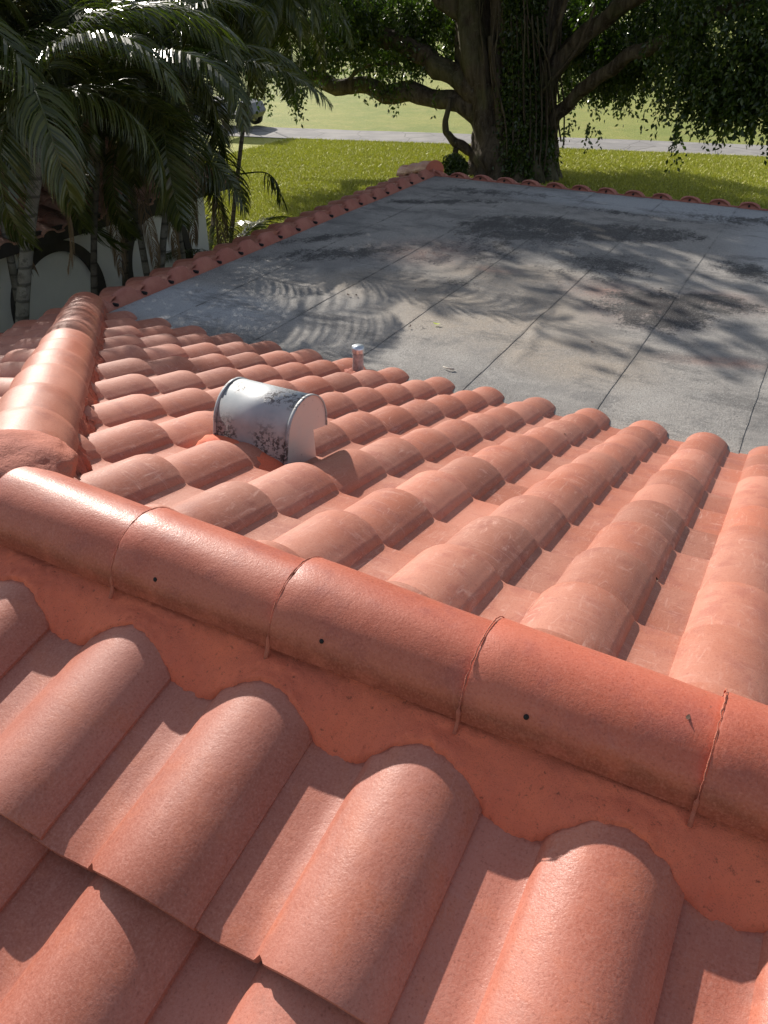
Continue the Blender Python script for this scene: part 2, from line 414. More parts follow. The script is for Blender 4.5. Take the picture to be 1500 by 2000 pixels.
mortar('mortar', (.55, 0, 0), (1, 0, 0), 4.2, (0, -1, 0), m_mortar, .086, .008, .152, .190, lambda b: -.020*b-.085*(1-b), house, phase=.649-.55, nu=1200,
       label='smooth orange mortar filling under the ridge caps', nrow=14)
mortar('mortar', (.55, 0, 0), (1, 0, 0), 4.2, (0, 1, 0), m_mortar_rough, .095, .045, .12, .14, lambda b: -.06, house, nu=300)
mortar('mortar', (XH-.12, .12, .02-.12*TA), (-1, 1, -TA), 4.25, (1, 1, 0), m_mortar_rough, .100, .05, .158, .158, lambda b: -.11, house, nu=900, amp=.010, seed=3, rag=.012,
       label='rough ragged mortar along the right side of the hip')
mortar('mortar', (XH-.12, .12, .02-.12*TA), (-1, 1, -TA), 4.25, (-1, -1, 0), m_mortar_rough, .098, .05, .150, .150, lambda b: -.11, house, nu=400, amp=.006, seed=4)
mortar('mortar', (XH-.12, -.12, .02-.12*TA), (-1, -1, -TA), 1.6, (1, -1, 0), m_mortar_rough, .098, .05, .150, .150, lambda b: -.11, house, nu=300, amp=.006, seed=4)
# curb between flat roof and the left strip: vertical mortar face with a scalloped top
hp = frac((9.45-YN)/W)*W
m_curb = mortar_mat('pale mortar', (.40,.165,.120), (.34,.125,.092), .5)
def curb(name, P0, d, L, out, phase, h0, h1, rev=1, label=None):
    d = Vector(d); out = Vector(out); V = []; nu = int(L/.012)
    for i in range(nu+1):
        s = L*i/nu; u = frac(rev*(s-phase)/W)*W; b = max(0, 1-((u-.203)/.11)**2)**.5 if u > .09 else 0
        h = h0+(h1-h0)*b+.004*mnoise.noise(Vector((s*14, 1, 3)))
        n1 = .005*mnoise.noise(Vector((s*20, 2, 7))); n2 = .006*mnoise.noise(Vector((s*11, 5, 7)))
        for (o, z) in ((.0, -.02), (.004+n1, .012), (-.012+n2, h*.5), (-.035+n1, h*.92), (-.055, h), (-.085, h-.008), (-.11, h-.06)):
            V.append(Vector(P0)+d*s+out*o+Vector((0, 0, z)))
    m = 7; F = [(i*m+j, (i+1)*m+j, (i+1)*m+j+1, i*m+j+1) for i in range(nu) for j in range(m-1)]
    n = (Vector(V[m])-Vector(V[0])).cross(Vector(V[1])-Vector(V[0]))
    if n.dot(out)+n.z < 0: F = [f[::-1] for f in F]
    o = mk(name, V, F, m_curb, house, True, None, True)
    if label: o['label'] = label
curb('mortar', (XL, YN-.02, ZF), (0, 1, 0), YF-YN+.05, (1, 0, 0), (YN-.02-9.45) % W+0.0, .048, .104, -1, 'pinkish mortar curb along the left side of the flat roof')
curb('mortar', (XL-.02, YF-.01, ZF), (1, 0, 0), 11.3, (0, -1, 0), (9.05-(XL-.02)) % W, .006, .060, -1, 'mortar filling along the far tile humps')
# weep holes in the curb (short dark pipes)
k = NT('dark hole'); m_dark = k.out((.012, .010, .010), .9)
for i in range(0, 19):
    y = 9.45-(21-i)*W-.02+.055
    if YN < y < YF-.1: MB().tube([(XL+.012, y, ZF+.030), (XL-.03, y, ZF+.030)], .013, 8).build('weep_hole', m_dark, house, True, True)
for i in range(0, 38):
    x = 9.05-i*W-.203
    if x > XL+.2: MB().tube([(x, YF-.022, ZF+.026), (x, YF+.01, ZF+.026)], .011, 8).build('weep_hole', m_dark, house, True, True)

# ------------------------------------------------------------------ flat roof: lapped rolls of mineral felt
SP = .7546; S0 = -1.776
k = NT('mineral felt')
pos = k.tc
def ell(cx, cy, rx, ry, rot, soft=.5):
    mp = k.mapping((1, 1, 0), vec=pos); 
    x = k.n('ShaderNodeVectorMath', operation='SUBTRACT'); k.put(x.inputs[0], mp); x.inputs[1].default_value = (cx, cy, 0)
    r = k.n('ShaderNodeVectorRotate', rotation_type='Z_AXIS'); k.put(r.inputs['Vector'], x.outputs[0]); r.inputs['Angle'].default_value = -rot
    m = k.n('ShaderNodeVectorMath', operation='MULTIPLY'); k.put(m.inputs[0], r.outputs[0]); m.inputs[1].default_value = (1/rx, 1/ry, 0)
    l = k.n('ShaderNodeVectorMath', operation='LENGTH'); k.put(l.inputs[0], m.outputs[0])
    return k.ramp(l.outputs['Value'], 1.25, 1.25-soft*1.6, 0, 1)
def mx(*a):
    r = a[0]
    for b in a[1:]: r = k.math('MAXIMUM', r, b)
    return r
n1 = k.noise(.9, 5, .6); n2 = k.noise(2.6, 7, .72, None, .4); n3 = k.noise(8, 6, .78, k.mapping((1, .6, 1))); n4 = k.noise(42, 4, .8); n5 = k.noise(170, 3, .8)
col = k.mix(k.ramp(n1, .35, .65), (.240, .228, .212), (.325, .303, .275)); col = k.mix(k.ramp(n2, .5, .66, 0, .8), col, (.365, .345, .315)); col = k.mix(k.ramp(n2, .50, .34, 0, .6), col, (.155, .150, .145))
pale_felt = mx(ell(.9, 8.3, 2.2, .5, .05), ell(2.3, 7.0, .9, 1.6, .3), ell(-1.9, 3.5, .9, .45, .0))  # paler, cooler grey areas of the felt
col = k.mix(k.math('MULTIPLY', pale_felt, .8), col, (.40, .41, .42))
tanm = mx(ell(.1, 4.5, .9, .9, .4), ell(-.1, 5.3, .7, .35, .3), ell(.9, 3.9, .6, .5, 0), ell(-.8, 4.6, .7, .4, .3))
col = k.mix(k.math('MULTIPLY', tanm, k.ramp(n2, .35, .6, .25, .7)), col, (.36, .295, .225))
red = mx(ell(.70, 5.25, .42, .30, 0, .9), ell(1.75, 4.2, .5, .12, .25, .9), ell(1.6, 5.4, .4, .3, 0, .9), ell(-.9, 5.6, .6, .5, .4, .9), ell(-.2, 5.35, .25, .12, .2, .9), ell(1.1, 5.0, .5, .5, .2, .9))
col = k.mix(k.math('MULTIPLY', red, k.ramp(n2, .36, .58, .25, .85)), col, (.27, .140, .105))
stain = mx(ell(-.45, 6.75, .80, .60, .3), ell(.45, 7.0, .85, .40, .35), ell(1.2, 5.0, .50, .55, .2), ell(1.5, 5.3, .45, .28, .3), ell(1.6, 8.1, 1.2, .35, .1, .9), ell(-1.45, 8.05, 1.1, .32, .1, .9),
           ell(-.3, 4.9, .38, .20, .2, .9), ell(-1.5, 5.2, 1.0, .35, .6, .9), ell(-1.6, 7.4, 1.0, .18, .5, .8), ell(.55, 5.9, .8, .7, .5, 1.), ell(.3, 7.8, 1.1, .20, .0, .9), ell(-1.9, 5.6, .8, .18, 1.0, .9), ell(-.4, 5.9, 1.5, .9, .6, 1.1), ell(1.6, 6.3, .7, .35, -.6, .9))
brk = k.math('ADD', k.math('MULTIPLY', n3, .5), k.math('MULTIPLY', n2, .5)); brk = k.math('ADD', brk, k.math('MULTIPLY', k.math('SUBTRACT', n4, .5), .45)); brk = k.math('ADD', k.math('MULTIPLY', k.math('SUBTRACT', brk, .5), 4.2), .46)
st = k.ramp(k.math('ADD', k.math('MULTIPLY', brk, .62), k.math('MULTIPLY', stain, .62)), .52, .86)
col = k.mix(k.math('MULTIPLY', st, .92), col, (.036, .034, .034))
col = k.mix(k.math('MULTIPLY', k.ramp(k.noise(1.9, 7, .78, k.mapping((.6, 1.5, 1))), .50, .62), .60), col, (.11, .105, .10))
sd = k.attr('tint')                                    # 1 next to the lap seams
col = k.mix(k.math('MULTIPLY', sd, k.ramp(n3, .44, .60, .0, .9)), col, (.055, .052, .050))
col = k.mix(k.ramp(n4, .42, .26, 0, .75), col, (.06, .06, .06)); col = k.mix(k.ramp(n4, .60, .8, 0, .45), col, (.50, .49, .47))
col = k.mix(k.ramp(n5, .47, .34, 0, .75), col, (.08, .08, .08)); col = k.mix(k.ramp(n5, .54, .68, 0, .6), col, (.58, .57, .55))
m_felt = k.out(col, .88, k.bump(n5, .9, .003, k.bump(n4, .9, .008, k.bump(n3, .3, .01))), spec=.25)
edges = [XL-.05]+[S0+SP*i for i in range(0, 14)]
V = []; F = []; T = []
def wrinkle(x, y):
    z = .006*mnoise.noise(Vector((x*1.1, y*.8, 2)))
    # raised crease across one roll
    for (ax, ay, bx, by, h, wd) in ((.50, 4.62, .62, 3.55, .020, .035), (1.15, 5.5, 1.22, 4.1, .010, .03), (-.38, 5.6, -.30, 5.0, .008, .03)):
        dx, dy = bx-ax, by-ay; t = ((x-ax)*dx+(y-ay)*dy)/(dx*dx+dy*dy); tt = min(1, max(0, t))
        dd = math.hypot(x-ax-dx*tt+.02*math.sin(tt*7), y-ay-dy*tt); e = math.sin(math.pi*min(1, max(0, t*.98+.01)))
        z += h*e*math.exp(-(dd/wd)**2)
    return z
for i in range(len(edges)-1):
    a, b = edges[i]-.03, edges[i+1]; nx = 26; ny = 150; n0 = len(V)
    for r in range(ny+1):
        y = YN-.10+(YF+.02-YN+.10)*r/ny
        for cidx in range(nx+1):
            f = (cidx/nx)**1.0; x = a+(b-a)*f; xx = x
            if cidx == nx: xx += .010*mnoise.noise(Vector((y*1.3, i*5., 0)))+.004*mnoise.noise(Vector((y*6, i*5., 0)))
            z = ZF+.0035*f+wrinkle(x, y)*1.0
            V.append((xx, y, z)); T.append(max(0., .6*(1-abs(x-b)/.008), .16*(1-abs(x-edges[i])/.035)))
    for r in range(ny):
        for cidx in range(nx): q = n0+r*(nx+1)+cidx; F.append((q, q+1, q+nx+2, q+nx+1))
    n1_ = len(V)                                        # visible lap edge
    for r in range(ny+1):
        q = n0+r*(nx+1)+nx; p = V[q]; V.append((p[0]+.0002, p[1], p[2])); V.append((p[0]+.0007, p[1], p[2]-.004)); T += [1., 1.]
    for r in range(ny): q = n1_+2*r; F.append((q+1, q+3, q+2, q))
o = mk('flat_roof', V, F, m_felt, house, True, T, True); o['label'] = 'grey mineral felt flat roof with lap seams and black algae stains'
# soffit, fascia and walls under the eaves
m_wallw = plain('painted wall', (.66, .63, .56), .85, 0, .06, 3)
m_fascia = plain('fascia', (.20, .12, .08), .6)
MB().box((3.6, 2.9, (GZ-1.35)/2), (12.4, 12.4, -1.35-GZ)).build('wall', m_wallw, house, False, True)
def frame(x0, x1, y0, y1, z, h, t):
    m = MB(); m.box(((x0+x1)/2, y0, z), (x1-x0, t, h)); m.box(((x0+x1)/2, y1, z), (x1-x0, t, h)); m.box((x0, (y0+y1)/2, z), (t, y1-y0-t, h)); m.box((x1, (y0+y1)/2, z), (t, y1-y0-t, h)); return m
frame(EX+.05, 10, -3.4, YF+.70, -1.33, .16, .03).build('fascia', m_fascia, house, False, True)
MB().box(((EX+10)/2, (YF+.70-3.4)/2, -1.40), (13-.1, 12.6, .02)).build('soffit', m_wallw, house, False, True)

# junction lump where ridge and hips meet
def lump(name, c, r, mat, parent, seed=0, amp=.25, sub=4, label=None, world=True, freq=2.2):
    bm = bmesh.new(); bmesh.ops.create_icosphere(bm, subdivisions=sub, radius=1)
    for v in bm.verts:
        p = v.co.copy(); n = 1+amp*mnoise.noise(p*freq+Vector((seed, 0, 0)))+amp*.4*mnoise.noise(p*freq*3.5+Vector((seed, 3, 0)))+amp*.18*mnoise.noise(p*freq*11)
        v.co = Vector((p.x*r[0]*n+c[0], p.y*r[1]*n+c[1], p.z*r[2]*n+c[2]))
    me = bpy.data.meshes.new(name); bm.to_mesh(me); bm.free()
    for p in me.polygons: p.use_smooth = True
    me.materials.append(mat); o = bpy.data.objects.new(name, me); COL.objects.link(o)
    if parent:
        o.parent = parent
        if world: o.location = -Vector(WL[parent.name])
    if label: o['label'] = label
    return o
lump('mortar', (.60, .050, .070), (.165, .15, .070), m_mortar_rough, house, 3, .06, 5, 'rough mortar lump where ridge and hip meet', freq=2.6)

# ------------------------------------------------------------------ roof vent
k = NT('vent metal'); a = k.noise(5, 4, .6); b = k.noise(60, 5, .78); c2 = k.noise(9, 3, .5); f = k.noise(300, 2)
zz = k.n('ShaderNodeSeparateXYZ'); k.put(zz.inputs[0], k.tc)
low = k.ramp(zz.outputs[2], -.13, -.23, 0, 1); topb = k.math('MULTIPLY', k.ramp(zz.outputs[2], -.128, -.108, 0, 1), k.ramp(c2, .45, .6))
area = k.math('MAXIMUM', k.math('MULTIPLY', low, k.ramp(c2, .36, .52)), k.math('MULTIPLY', topb, .85))
pe = k.math('MULTIPLY', k.ramp(b, .49, .55), area)
col = k.mix(k.ramp(a, .35, .65), (.29, .32, .34), (.40, .42, .43)); col = k.mix(k.math('MULTIPLY', area, .25), col, (.45, .36, .32))
col = k.mix(k.math('MULTIPLY', pe, .92), col, (.060, .050, .048))
hr = k.math('ADD', k.math('MULTIPLY', pe, .35), .47)
m_vent = k.out(col, hr, k.bump(pe, .5, .0015, k.bump(f, .3, .0006)), metal=.12)
vent = empty('roof_vent', (0, 0, 0)); vent.parent = house; vent.location = Vector((.645, .95, -.30))-house.location
vent['label'] = 'silver half barrel sheet metal vent hood with peeling dark patches'
WL['roof_vent'] = Vector((.645, .95, -.30))
X0, X1 = .505, .792
ctr = (.995, -.213); rr = .112
prof = [(.860, -.345), (.866, -.285), (.876, -.235)]+[(ctr[0]+rr*math.cos(t), ctr[1]+rr*math.sin(t)) for t in np.linspace(math.radians(174), 0, 30)]+[(1.107, -.246)]
def extr(prof, x0, x1, th):
    """sheet with thickness following prof in the YZ plane"""
    n = len(prof); P = [Vector((0, p[0], p[1])) for p in prof]; Q = []
    for i, p in enumerate(P):
        t = (P[min(i+1, n-1)]-P[max(i-1, 0)]).normalized(); Q.append(p+Vector((0, -t.z, t.y))*th)
    V = []
    for x in (x0, x1):
        V += [v+Vector((x, 0, 0)) for v in P]+[v+Vector((x, 0, 0)) for v in Q]
    m = 2*n; F = []
    for i in range(n-1):
        F += [(i, i+1, m+i+1, m+i), (n+i, m+n+i, m+n+i+1, n+i+1), (i, n+i, n+i+1, i+1), (m+i, m+i+1, m+n+i+1, m+n+i)]
    F += [(0, m, m+n, n), (n-1, 2*n-1, m+2*n-1, m+n-1)]
    return V, F
h = MB(); h.add(*extr(prof, X0+.006, X1-.006, .0015)); h.build('hood', m_vent, vent, True, True)
# rolled rims at both ends
for x in (X0, X1-.010):
    r_ = MB(); r_.add(*extr(prof, x, x+.010, .0045)); r_.build('rim', m_vent, vent, True, True)
ep = [(p[0], p[1]) for p in prof]+[(1.103, -.246), (1.030, -.228), (1.040, -.345)]
k = NT('vent end'); a = k.noise(6, 4, .6); z3 = k.n('ShaderNodeSeparateXYZ'); k.put(z3.inputs[0], k.tc)
col = k.mix(k.ramp(a, .3, .7), (.56, .46, .43), (.50, .47, .46)); col = k.mix(k.ramp(k.noise(40, 4, .8), .62, .72, 0, .7), col, (.16, .11, .10))  # pinkish tone paints in red light reflected from the tiles
m_vend = k.out(col, .45, metal=.25)
for x in (X0+.004, X1-.006):
    V = [(x, p[0], p[1]) for p in ep]+[(x+.002, p[0], p[1]) for p in ep]; n = len(ep)
    F = [tuple(range(n))[::-1], tuple(range(n, 2*n))]+[(i, (i+1) % n, n+(i+1) % n, n+i) for i in range(n)]
    mk('end_plate', V, F, m_vend, vent, False, None, True)
# front throat, back of the opening
MB().box(((X0+X1)/2, 1.036, -.285), (X1-X0-.02, .002, .12)).build('throat', m_vend, vent, False, True)
# mortar bedding on the uphill side
V = []; F = []; nx, ny = 40, 16
for i in range(nx+1):
    x = X0-.035+(X1-X0+.05)*i/nx
    for j in range(ny+1):
        t = j/ny; e = math.sin(math.pi*min(1, max(0, i/nx)))**.35
        y = .875-.155*t*(.55+.5*e)+.012*mnoise.noise(Vector((x*30, t*3, 1)))
        z = -.222*(1-t)-(.215)*t-.055*t*t-.02*(1-e)*t+.010*math.sin(math.pi*t)+.006*mnoise.noise(Vector((x*22, t*7, 4)))-.045*(i/nx)-.07*max(0, t-.85)/.15-.05*(1-e)
        V.append((x, y, z))
for i in range(nx):
    for j in range(ny): q = i*(ny+1)+j; F.append((q, q+1, q+ny+2, q+ny+1))
o = mk('bedding', V, F, m_mortar, vent, True, None, True); o['label'] = 'orange mortar bedded against the vent hood'
# ------------------------------------------------------------------ plumbing pipe through the tiles
PX, PY = -.105, 2.90; PZ = -PY*TA+fb
m_lead = plain('lead flashing', (.40, .36, .36), .5, .35, .35, 30, .6)
m_zinc = plain('bright zinc', (.62, .66, .70), .32, .8, .2, 20, .4)
pipe = empty('vent_pipe', (0, 0, 0)); pipe.parent = house; pipe.location = Vector((PX, PY, PZ))-house.location; WL['vent_pipe'] = Vector((PX, PY, PZ))
PZ += .030; pipe.location.z += .030; WL['vent_pipe'] = Vector((PX, PY, PZ))
pipe['label'] = 'short grey plumbing pipe with crumpled silver top'
MB().tube([(0, 0, .0), (0, 0, .06), (.002, 0, .09), (.003, 0, .13), (.003, 0, .160)], [.034, .032, .031, .032, .031], 24, False, rough=.10).build('sleeve', m_lead, pipe)
MB().tube([(.003, 0, .145), (.003, 0, .165), (.003, 0, .182), (.003, 0, .184), (.003, 0, .155)], [.036, .037, .035, .024, .022], 24, False, flute=.05).build('cap', m_zinc, pipe)
MB().tube([(.003, 0, .14), (.003, 0, .156)], .023, 16).build('bore', m_dark, pipe)
lump('mortar', (PX-.01, PY-.01, PZ-.010), (.085, .085, .050), m_mortar_rough, house, 9, .30, 4)

# ------------------------------------------------------------------ bits lying on the roof
def drop(name, loc, V, F, mat, label, cat, group=None):
    o = mk(name, V, F, mat, None, True); o.location = loc; return tag(o, label, cat, group)
m_twig = plain('dry twig', (.55, .50, .42), .8)
t = MB().tube([(0, 0, .006), (.03, -.012, .007), (.055, -.016, .009), (.075, -.004, .007)], [.003, .005, .006, .007], 6)
o = t.build('twig', m_twig); o.location = (.26, 3.30, ZF+.008); tag(o, 'short pale bleached twig on the grey flat roof', 'twig')
m_yleaf = leaf_mat('yellow leaf', (.45, .55, .05), (.55, .62, .08), .5, .2)
def leafmesh(L, Wd, curl=.2):
    V = []; F = []; n = 6
    for i in range(n+1):
        t = i/n; wd = Wd*math.sin(math.pi*min(.98, .06+t*.92))**.8; z = curl*L*(t-.5)**2
        V += [(L*(t-.5), -wd, z+.15*wd), (L*(t-.5), 0, z), (L*(t-.5), wd, z+.15*wd)]
    for i in range(n): F += [(3*i, 3*i+3, 3*i+4, 3*i+1), (3*i+1, 3*i+4, 3*i+5, 3*i+2)]
    return V, F
V, F = leafmesh(.055, .011, .5); o = mk('fallen_leaf', V, F, m_yleaf, None, True, np.full(len(V), .5)); o.location = (-.08, 3.95, ZF+.014); tag(o, 'yellow green fallen leaf lying on the grey flat roof', 'leaf')
m_dleaf = plain('brown bits', (.10, .055, .035), .8)
spots = []
rs = random.Random(21)
def on_far(x, y): 
    u = frac((2.042-x)/W)*W; return -y*TA+fb+.012+float(profile(np.array([u]))[0])
for i in range(26):
    x, y = rs.uniform(-.6, 2.6), rs.uniform(.25, 2.6)
    if x+y < XH+.3: continue
    V, F = leafmesh(rs.uniform(.010, .020), rs.uniform(.003, .005), 1.2); o = mk('seed_husk', V, F, m_dleaf); o.location = (x, y, on_far(x, y)+.004); o.rotation_euler = (rs.uniform(-.4, .4), rs.uniform(-.4, .4), rs.uniform(0, 6))
    tag(o, 'tiny dark brown seed husk lying on a roof tile', 'debris', 'dark husks scattered on the tiles')
for i in range(12):
    x = rs.uniform(.8, 2.5); th = rs.uniform(.1, 1.9); V, F = leafmesh(rs.uniform(.008, .015), .003, .4); o = mk('seed_husk', V, F, m_dleaf)
    o.location = (x, -.0985*math.cos(th), .017+.096*math.sin(th)); o.rotation_euler = (rs.uniform(-.4, .4), rs.uniform(-.4, .4), rs.uniform(0, 6))
    tag(o, 'tiny dark brown seed husk lying on a roof tile', 'debris', 'dark husks scattered on the tiles')
for i in range(14):
    x, y = rs.uniform(-1.2, 2.4), rs.uniform(3.2, 6.5); V, F = leafmesh(rs.uniform(.015, .035), rs.uniform(.006, .010), 1.); o = mk('dry_leaf', V, F, m_dleaf); o.location = (x, y, ZF+.014); o.rotation_euler = (0, 0, rs.uniform(0, 6))
    tag(o, 'small dry brown leaf scrap on the grey flat roof', 'leaf', 'dry leaf scraps on the flat roof')
# small nail holes in the ridge caps are dark studs let into the cap face
for i in range(12):
    x = .69+.357*i+.115; th = math.radians(27)
    p = Vector((x, -.1045*math.cos(th), .0215+.0990*math.sin(th))); nrm = Vector((0, -math.cos(th), math.sin(th)))
    MB().tube([p-nrm*.004, p+nrm*.0012], .0042, 10).build('nail_hole', m_dark, house, True, True)

# ------------------------------------------------------------------ plants
m_frond = leaf_mat('palm leaflet', (.026, .040, .008), (.105, .115, .026), .30, .30, .6)
m_frondy = leaf_mat('young palm leaflet', (.09, .16, .03), (.16, .22, .04), .32, .40, .6)
m_deadf = leaf_mat('dead palm leaflet', (.20, .13, .085), (.28, .19, .12), .8, .25, .2)
m_rachis = plain('rachis', (.16, .20, .06), .5)
def trunk_mat(name, c1, c2, ring=22):
    k = NT(name); z = k.n('ShaderNodeSeparateXYZ'); k.put(z.inputs[0], k.tc)
    nz = k.noise(4, 5, .65); wv = k.math('SINE', k.math('ADD', k.math('MULTIPLY', z.outputs[2], ring*2), k.math('MULTIPLY', nz, 3)))
    rg = k.ramp(wv, .75, .97); b = k.noise(18, 5, .7)
    col = k.mix(k.ramp(nz, .38, .62), c1, c2); col = k.mix(k.ramp(b, .5, .68, 0, .8), col, tuple(x*.45 for x in c1)); col = k.mix(k.math('MULTIPLY', rg, .7), col, tuple(x*.35 for x in c1))
    return k.out(col, .85, k.bump(rg, .5, .01, k.bump(b, .4, .01)), spec=.2)
m_ptrunk = trunk_mat('palm trunk', (.15, .135, .105), (.23, .21, .17)); m_ptrunkd = trunk_mat('dark palm trunk', (.08, .065, .045), (.12, .10, .075), 26)
m_shaft = plain('crownshaft', (.12, .17, .05), .45)
def frond_mesh(name, L, n, wl, arch, mat, tw=.5, seed=0, up0=.9, ragged=0., hang=.35):
    """one feather leaf: thick rachis, then leaflets both sides, base at the origin, growing towards +X"""
    r = np.random.default_rng(seed); m = 24; ang = up0; p = np.array([0., 0, 0]); P = [p.copy()]; T = []
    for i in range(m):
        a = up0-arch*(i/m)**1.2*2.0; d = np.array([math.cos(a), .0, math.sin(a)]); p = p+d*L/m; P.append(p.copy()); T.append(d)
    P = np.array(P); T = np.array(T+[T[-1]])
    mb = MB(); mb.tube([Vector(q) for q in P[::2]], [max(.004, .016*(1-i/(m/2))**.8) for i in range(m//2+1)], 5, False)
    V = list(mb.V); F = [f for f in mb.F]; tint = [.6]*len(V)
    for s in (-1, 1):
        for i in range(n):
            t = .14+.86*(i+.5)/n; 
            if r.random() < ragged: continue
            q = t*m; i0 = min(int(q), m-1); b = P[i0]+(P[i0+1]-P[i0])*(q-i0); tg = T[i0]
            ll = wl*(math.sin(math.pi*min(1, .18+t*.80))**.6)*(1+r.normal(0, .05)); sidev = np.array([0, s, 0.]); upv = np.cross(tg, np.array([0, 1., 0])); upv = upv*(1 if upv[2] > 0 else -1)
            fw = .55+.5*t; d = sidev*1.0+tg*fw+upv*(tw*(.5+r.normal(0, .18))); d /= np.linalg.norm(d)
            wd = .0100*(1+r.normal(0, .12)); ax = np.cross(d, upv); ax /= np.linalg.norm(ax)+1e-9; ax = ax*.8+upv*.35*s*(1 if r.random() < .5 else -1)
            k0 = len(V); c = b.copy(); dd = d.copy(); nn = 4; tt = float(r.random())
            for j in range(nn+1):
                w_ = wd*(.55, 1, .9, .6, .08)[j]; V.append(tuple(c-ax*w_)); V.append(tuple(c+ax*w_)); tint += [tt, tt]
                dd = dd+np.array([0, 0, -hang*(.4+.3*j)]); dd /= np.linalg.norm(dd); c = c+dd*ll/nn
            F += [(k0+2*j, k0+2*j+1, k0+2*j+3, k0+2*j+2) for j in range(nn)]
    me_o = mk(name, V, F, mat, None, False, tint); me = me_o.data; bpy.data.objects.remove(me_o); return me
FR = [frond_mesh('frond', 2.1, 84, .56, .85, m_frond, .5, 1, .75), frond_mesh('frond', 1.9, 76, .50, 1.05, m_frond, .35, 2, .6, .05, .5),
      frond_mesh('frond', 2.2, 80, .54, .65, m_frond, .7, 3, .9), frond_mesh('frond', 1.7, 70, .46, 1.2, m_frond, .3, 4, .5, .1, .6)]
FY = [frond_mesh('frond', 1.5, 34, .40, .75, m_frondy, .6, 5, .95), frond_mesh('frond', 1.4, 30, .40, .95, m_frondy, .5, 6, .7, 0, .3)]
FD = [frond_mesh('dead_frond', 1.7, 40, .42, .5, m_deadf, .2, 7, -.9, .15, 1.2), frond_mesh('dead_frond', 1.5, 36, .40, .4, m_deadf, .1, 8, -1.1, .2, 1.4)]
def palm(x, y, ztop, diam, lean, n, size, label, seed, young=False, dark=False, dead=0, group='palms in the gap between the two houses', tilt=0, z0=GZ, name='palm_tree', curve=.0):
    r = random.Random(seed); e = empty(name, (x, y, z0)); tag(e, label, 'palm tree', group); h = ztop-z0
    P = smooth_path([(0, 0, -.1), (lean[0]*.25+curve, lean[1]*.3, h*.33), (lean[0]*.6+curve, lean[1]*.62, h*.68), (lean[0], lean[1], h)], 22)
    MB().tube(P, [diam/2*(1.25 if i < 1 else 1.05-.25*i/22)*(1+.03*(i % 2)) for i in range(23)], 14, True).build('trunk', m_ptrunkd if dark else m_ptrunk, e)
    top = Vector((lean[0], lean[1], h)); sh = .45*size
    MB().tube([top-Vector((0, 0, .03)), top+Vector((0, 0, sh*.3)), top+Vector((0, 0, sh*.8)), top+Vector((0, 0, sh))], [diam*.42, diam*.55, diam*.42, diam*.2], 12).build('crownshaft', m_shaft, e)
    for i in range(n):
        me = r.choice(FY if young else FR); o = bpy.data.objects.new('frond', me); COL.objects.link(o); o.parent = e
        o.location = top+Vector((0, 0, sh*r.uniform(.75, 1))); az = i*2.399+r.uniform(-.25, .25); f = i/max(1, n-1)
        o.rotation_euler = (r.uniform(-.25, .25), .95*f*f*1.3-.35+tilt+r.uniform(-.12, .12), az); s_ = size*r.uniform(.85, 1.12); o.scale = (s_, s_, s_)
    for i in range(dead+(1 if seed < 30 and seed not in (8, 9) and not young else 0)):
        o = bpy.data.objects.new('dead_frond', r.choice(FD)); COL.objects.link(o); o.parent = e; o.location = top+Vector((0, 0, .02))
        o.rotation_euler = (0, r.uniform(-.1, .25), r.uniform(0, 6.28)); s_ = size*r.uniform(.8, 1.1); o.scale = (s_, s_, s_)
    return e
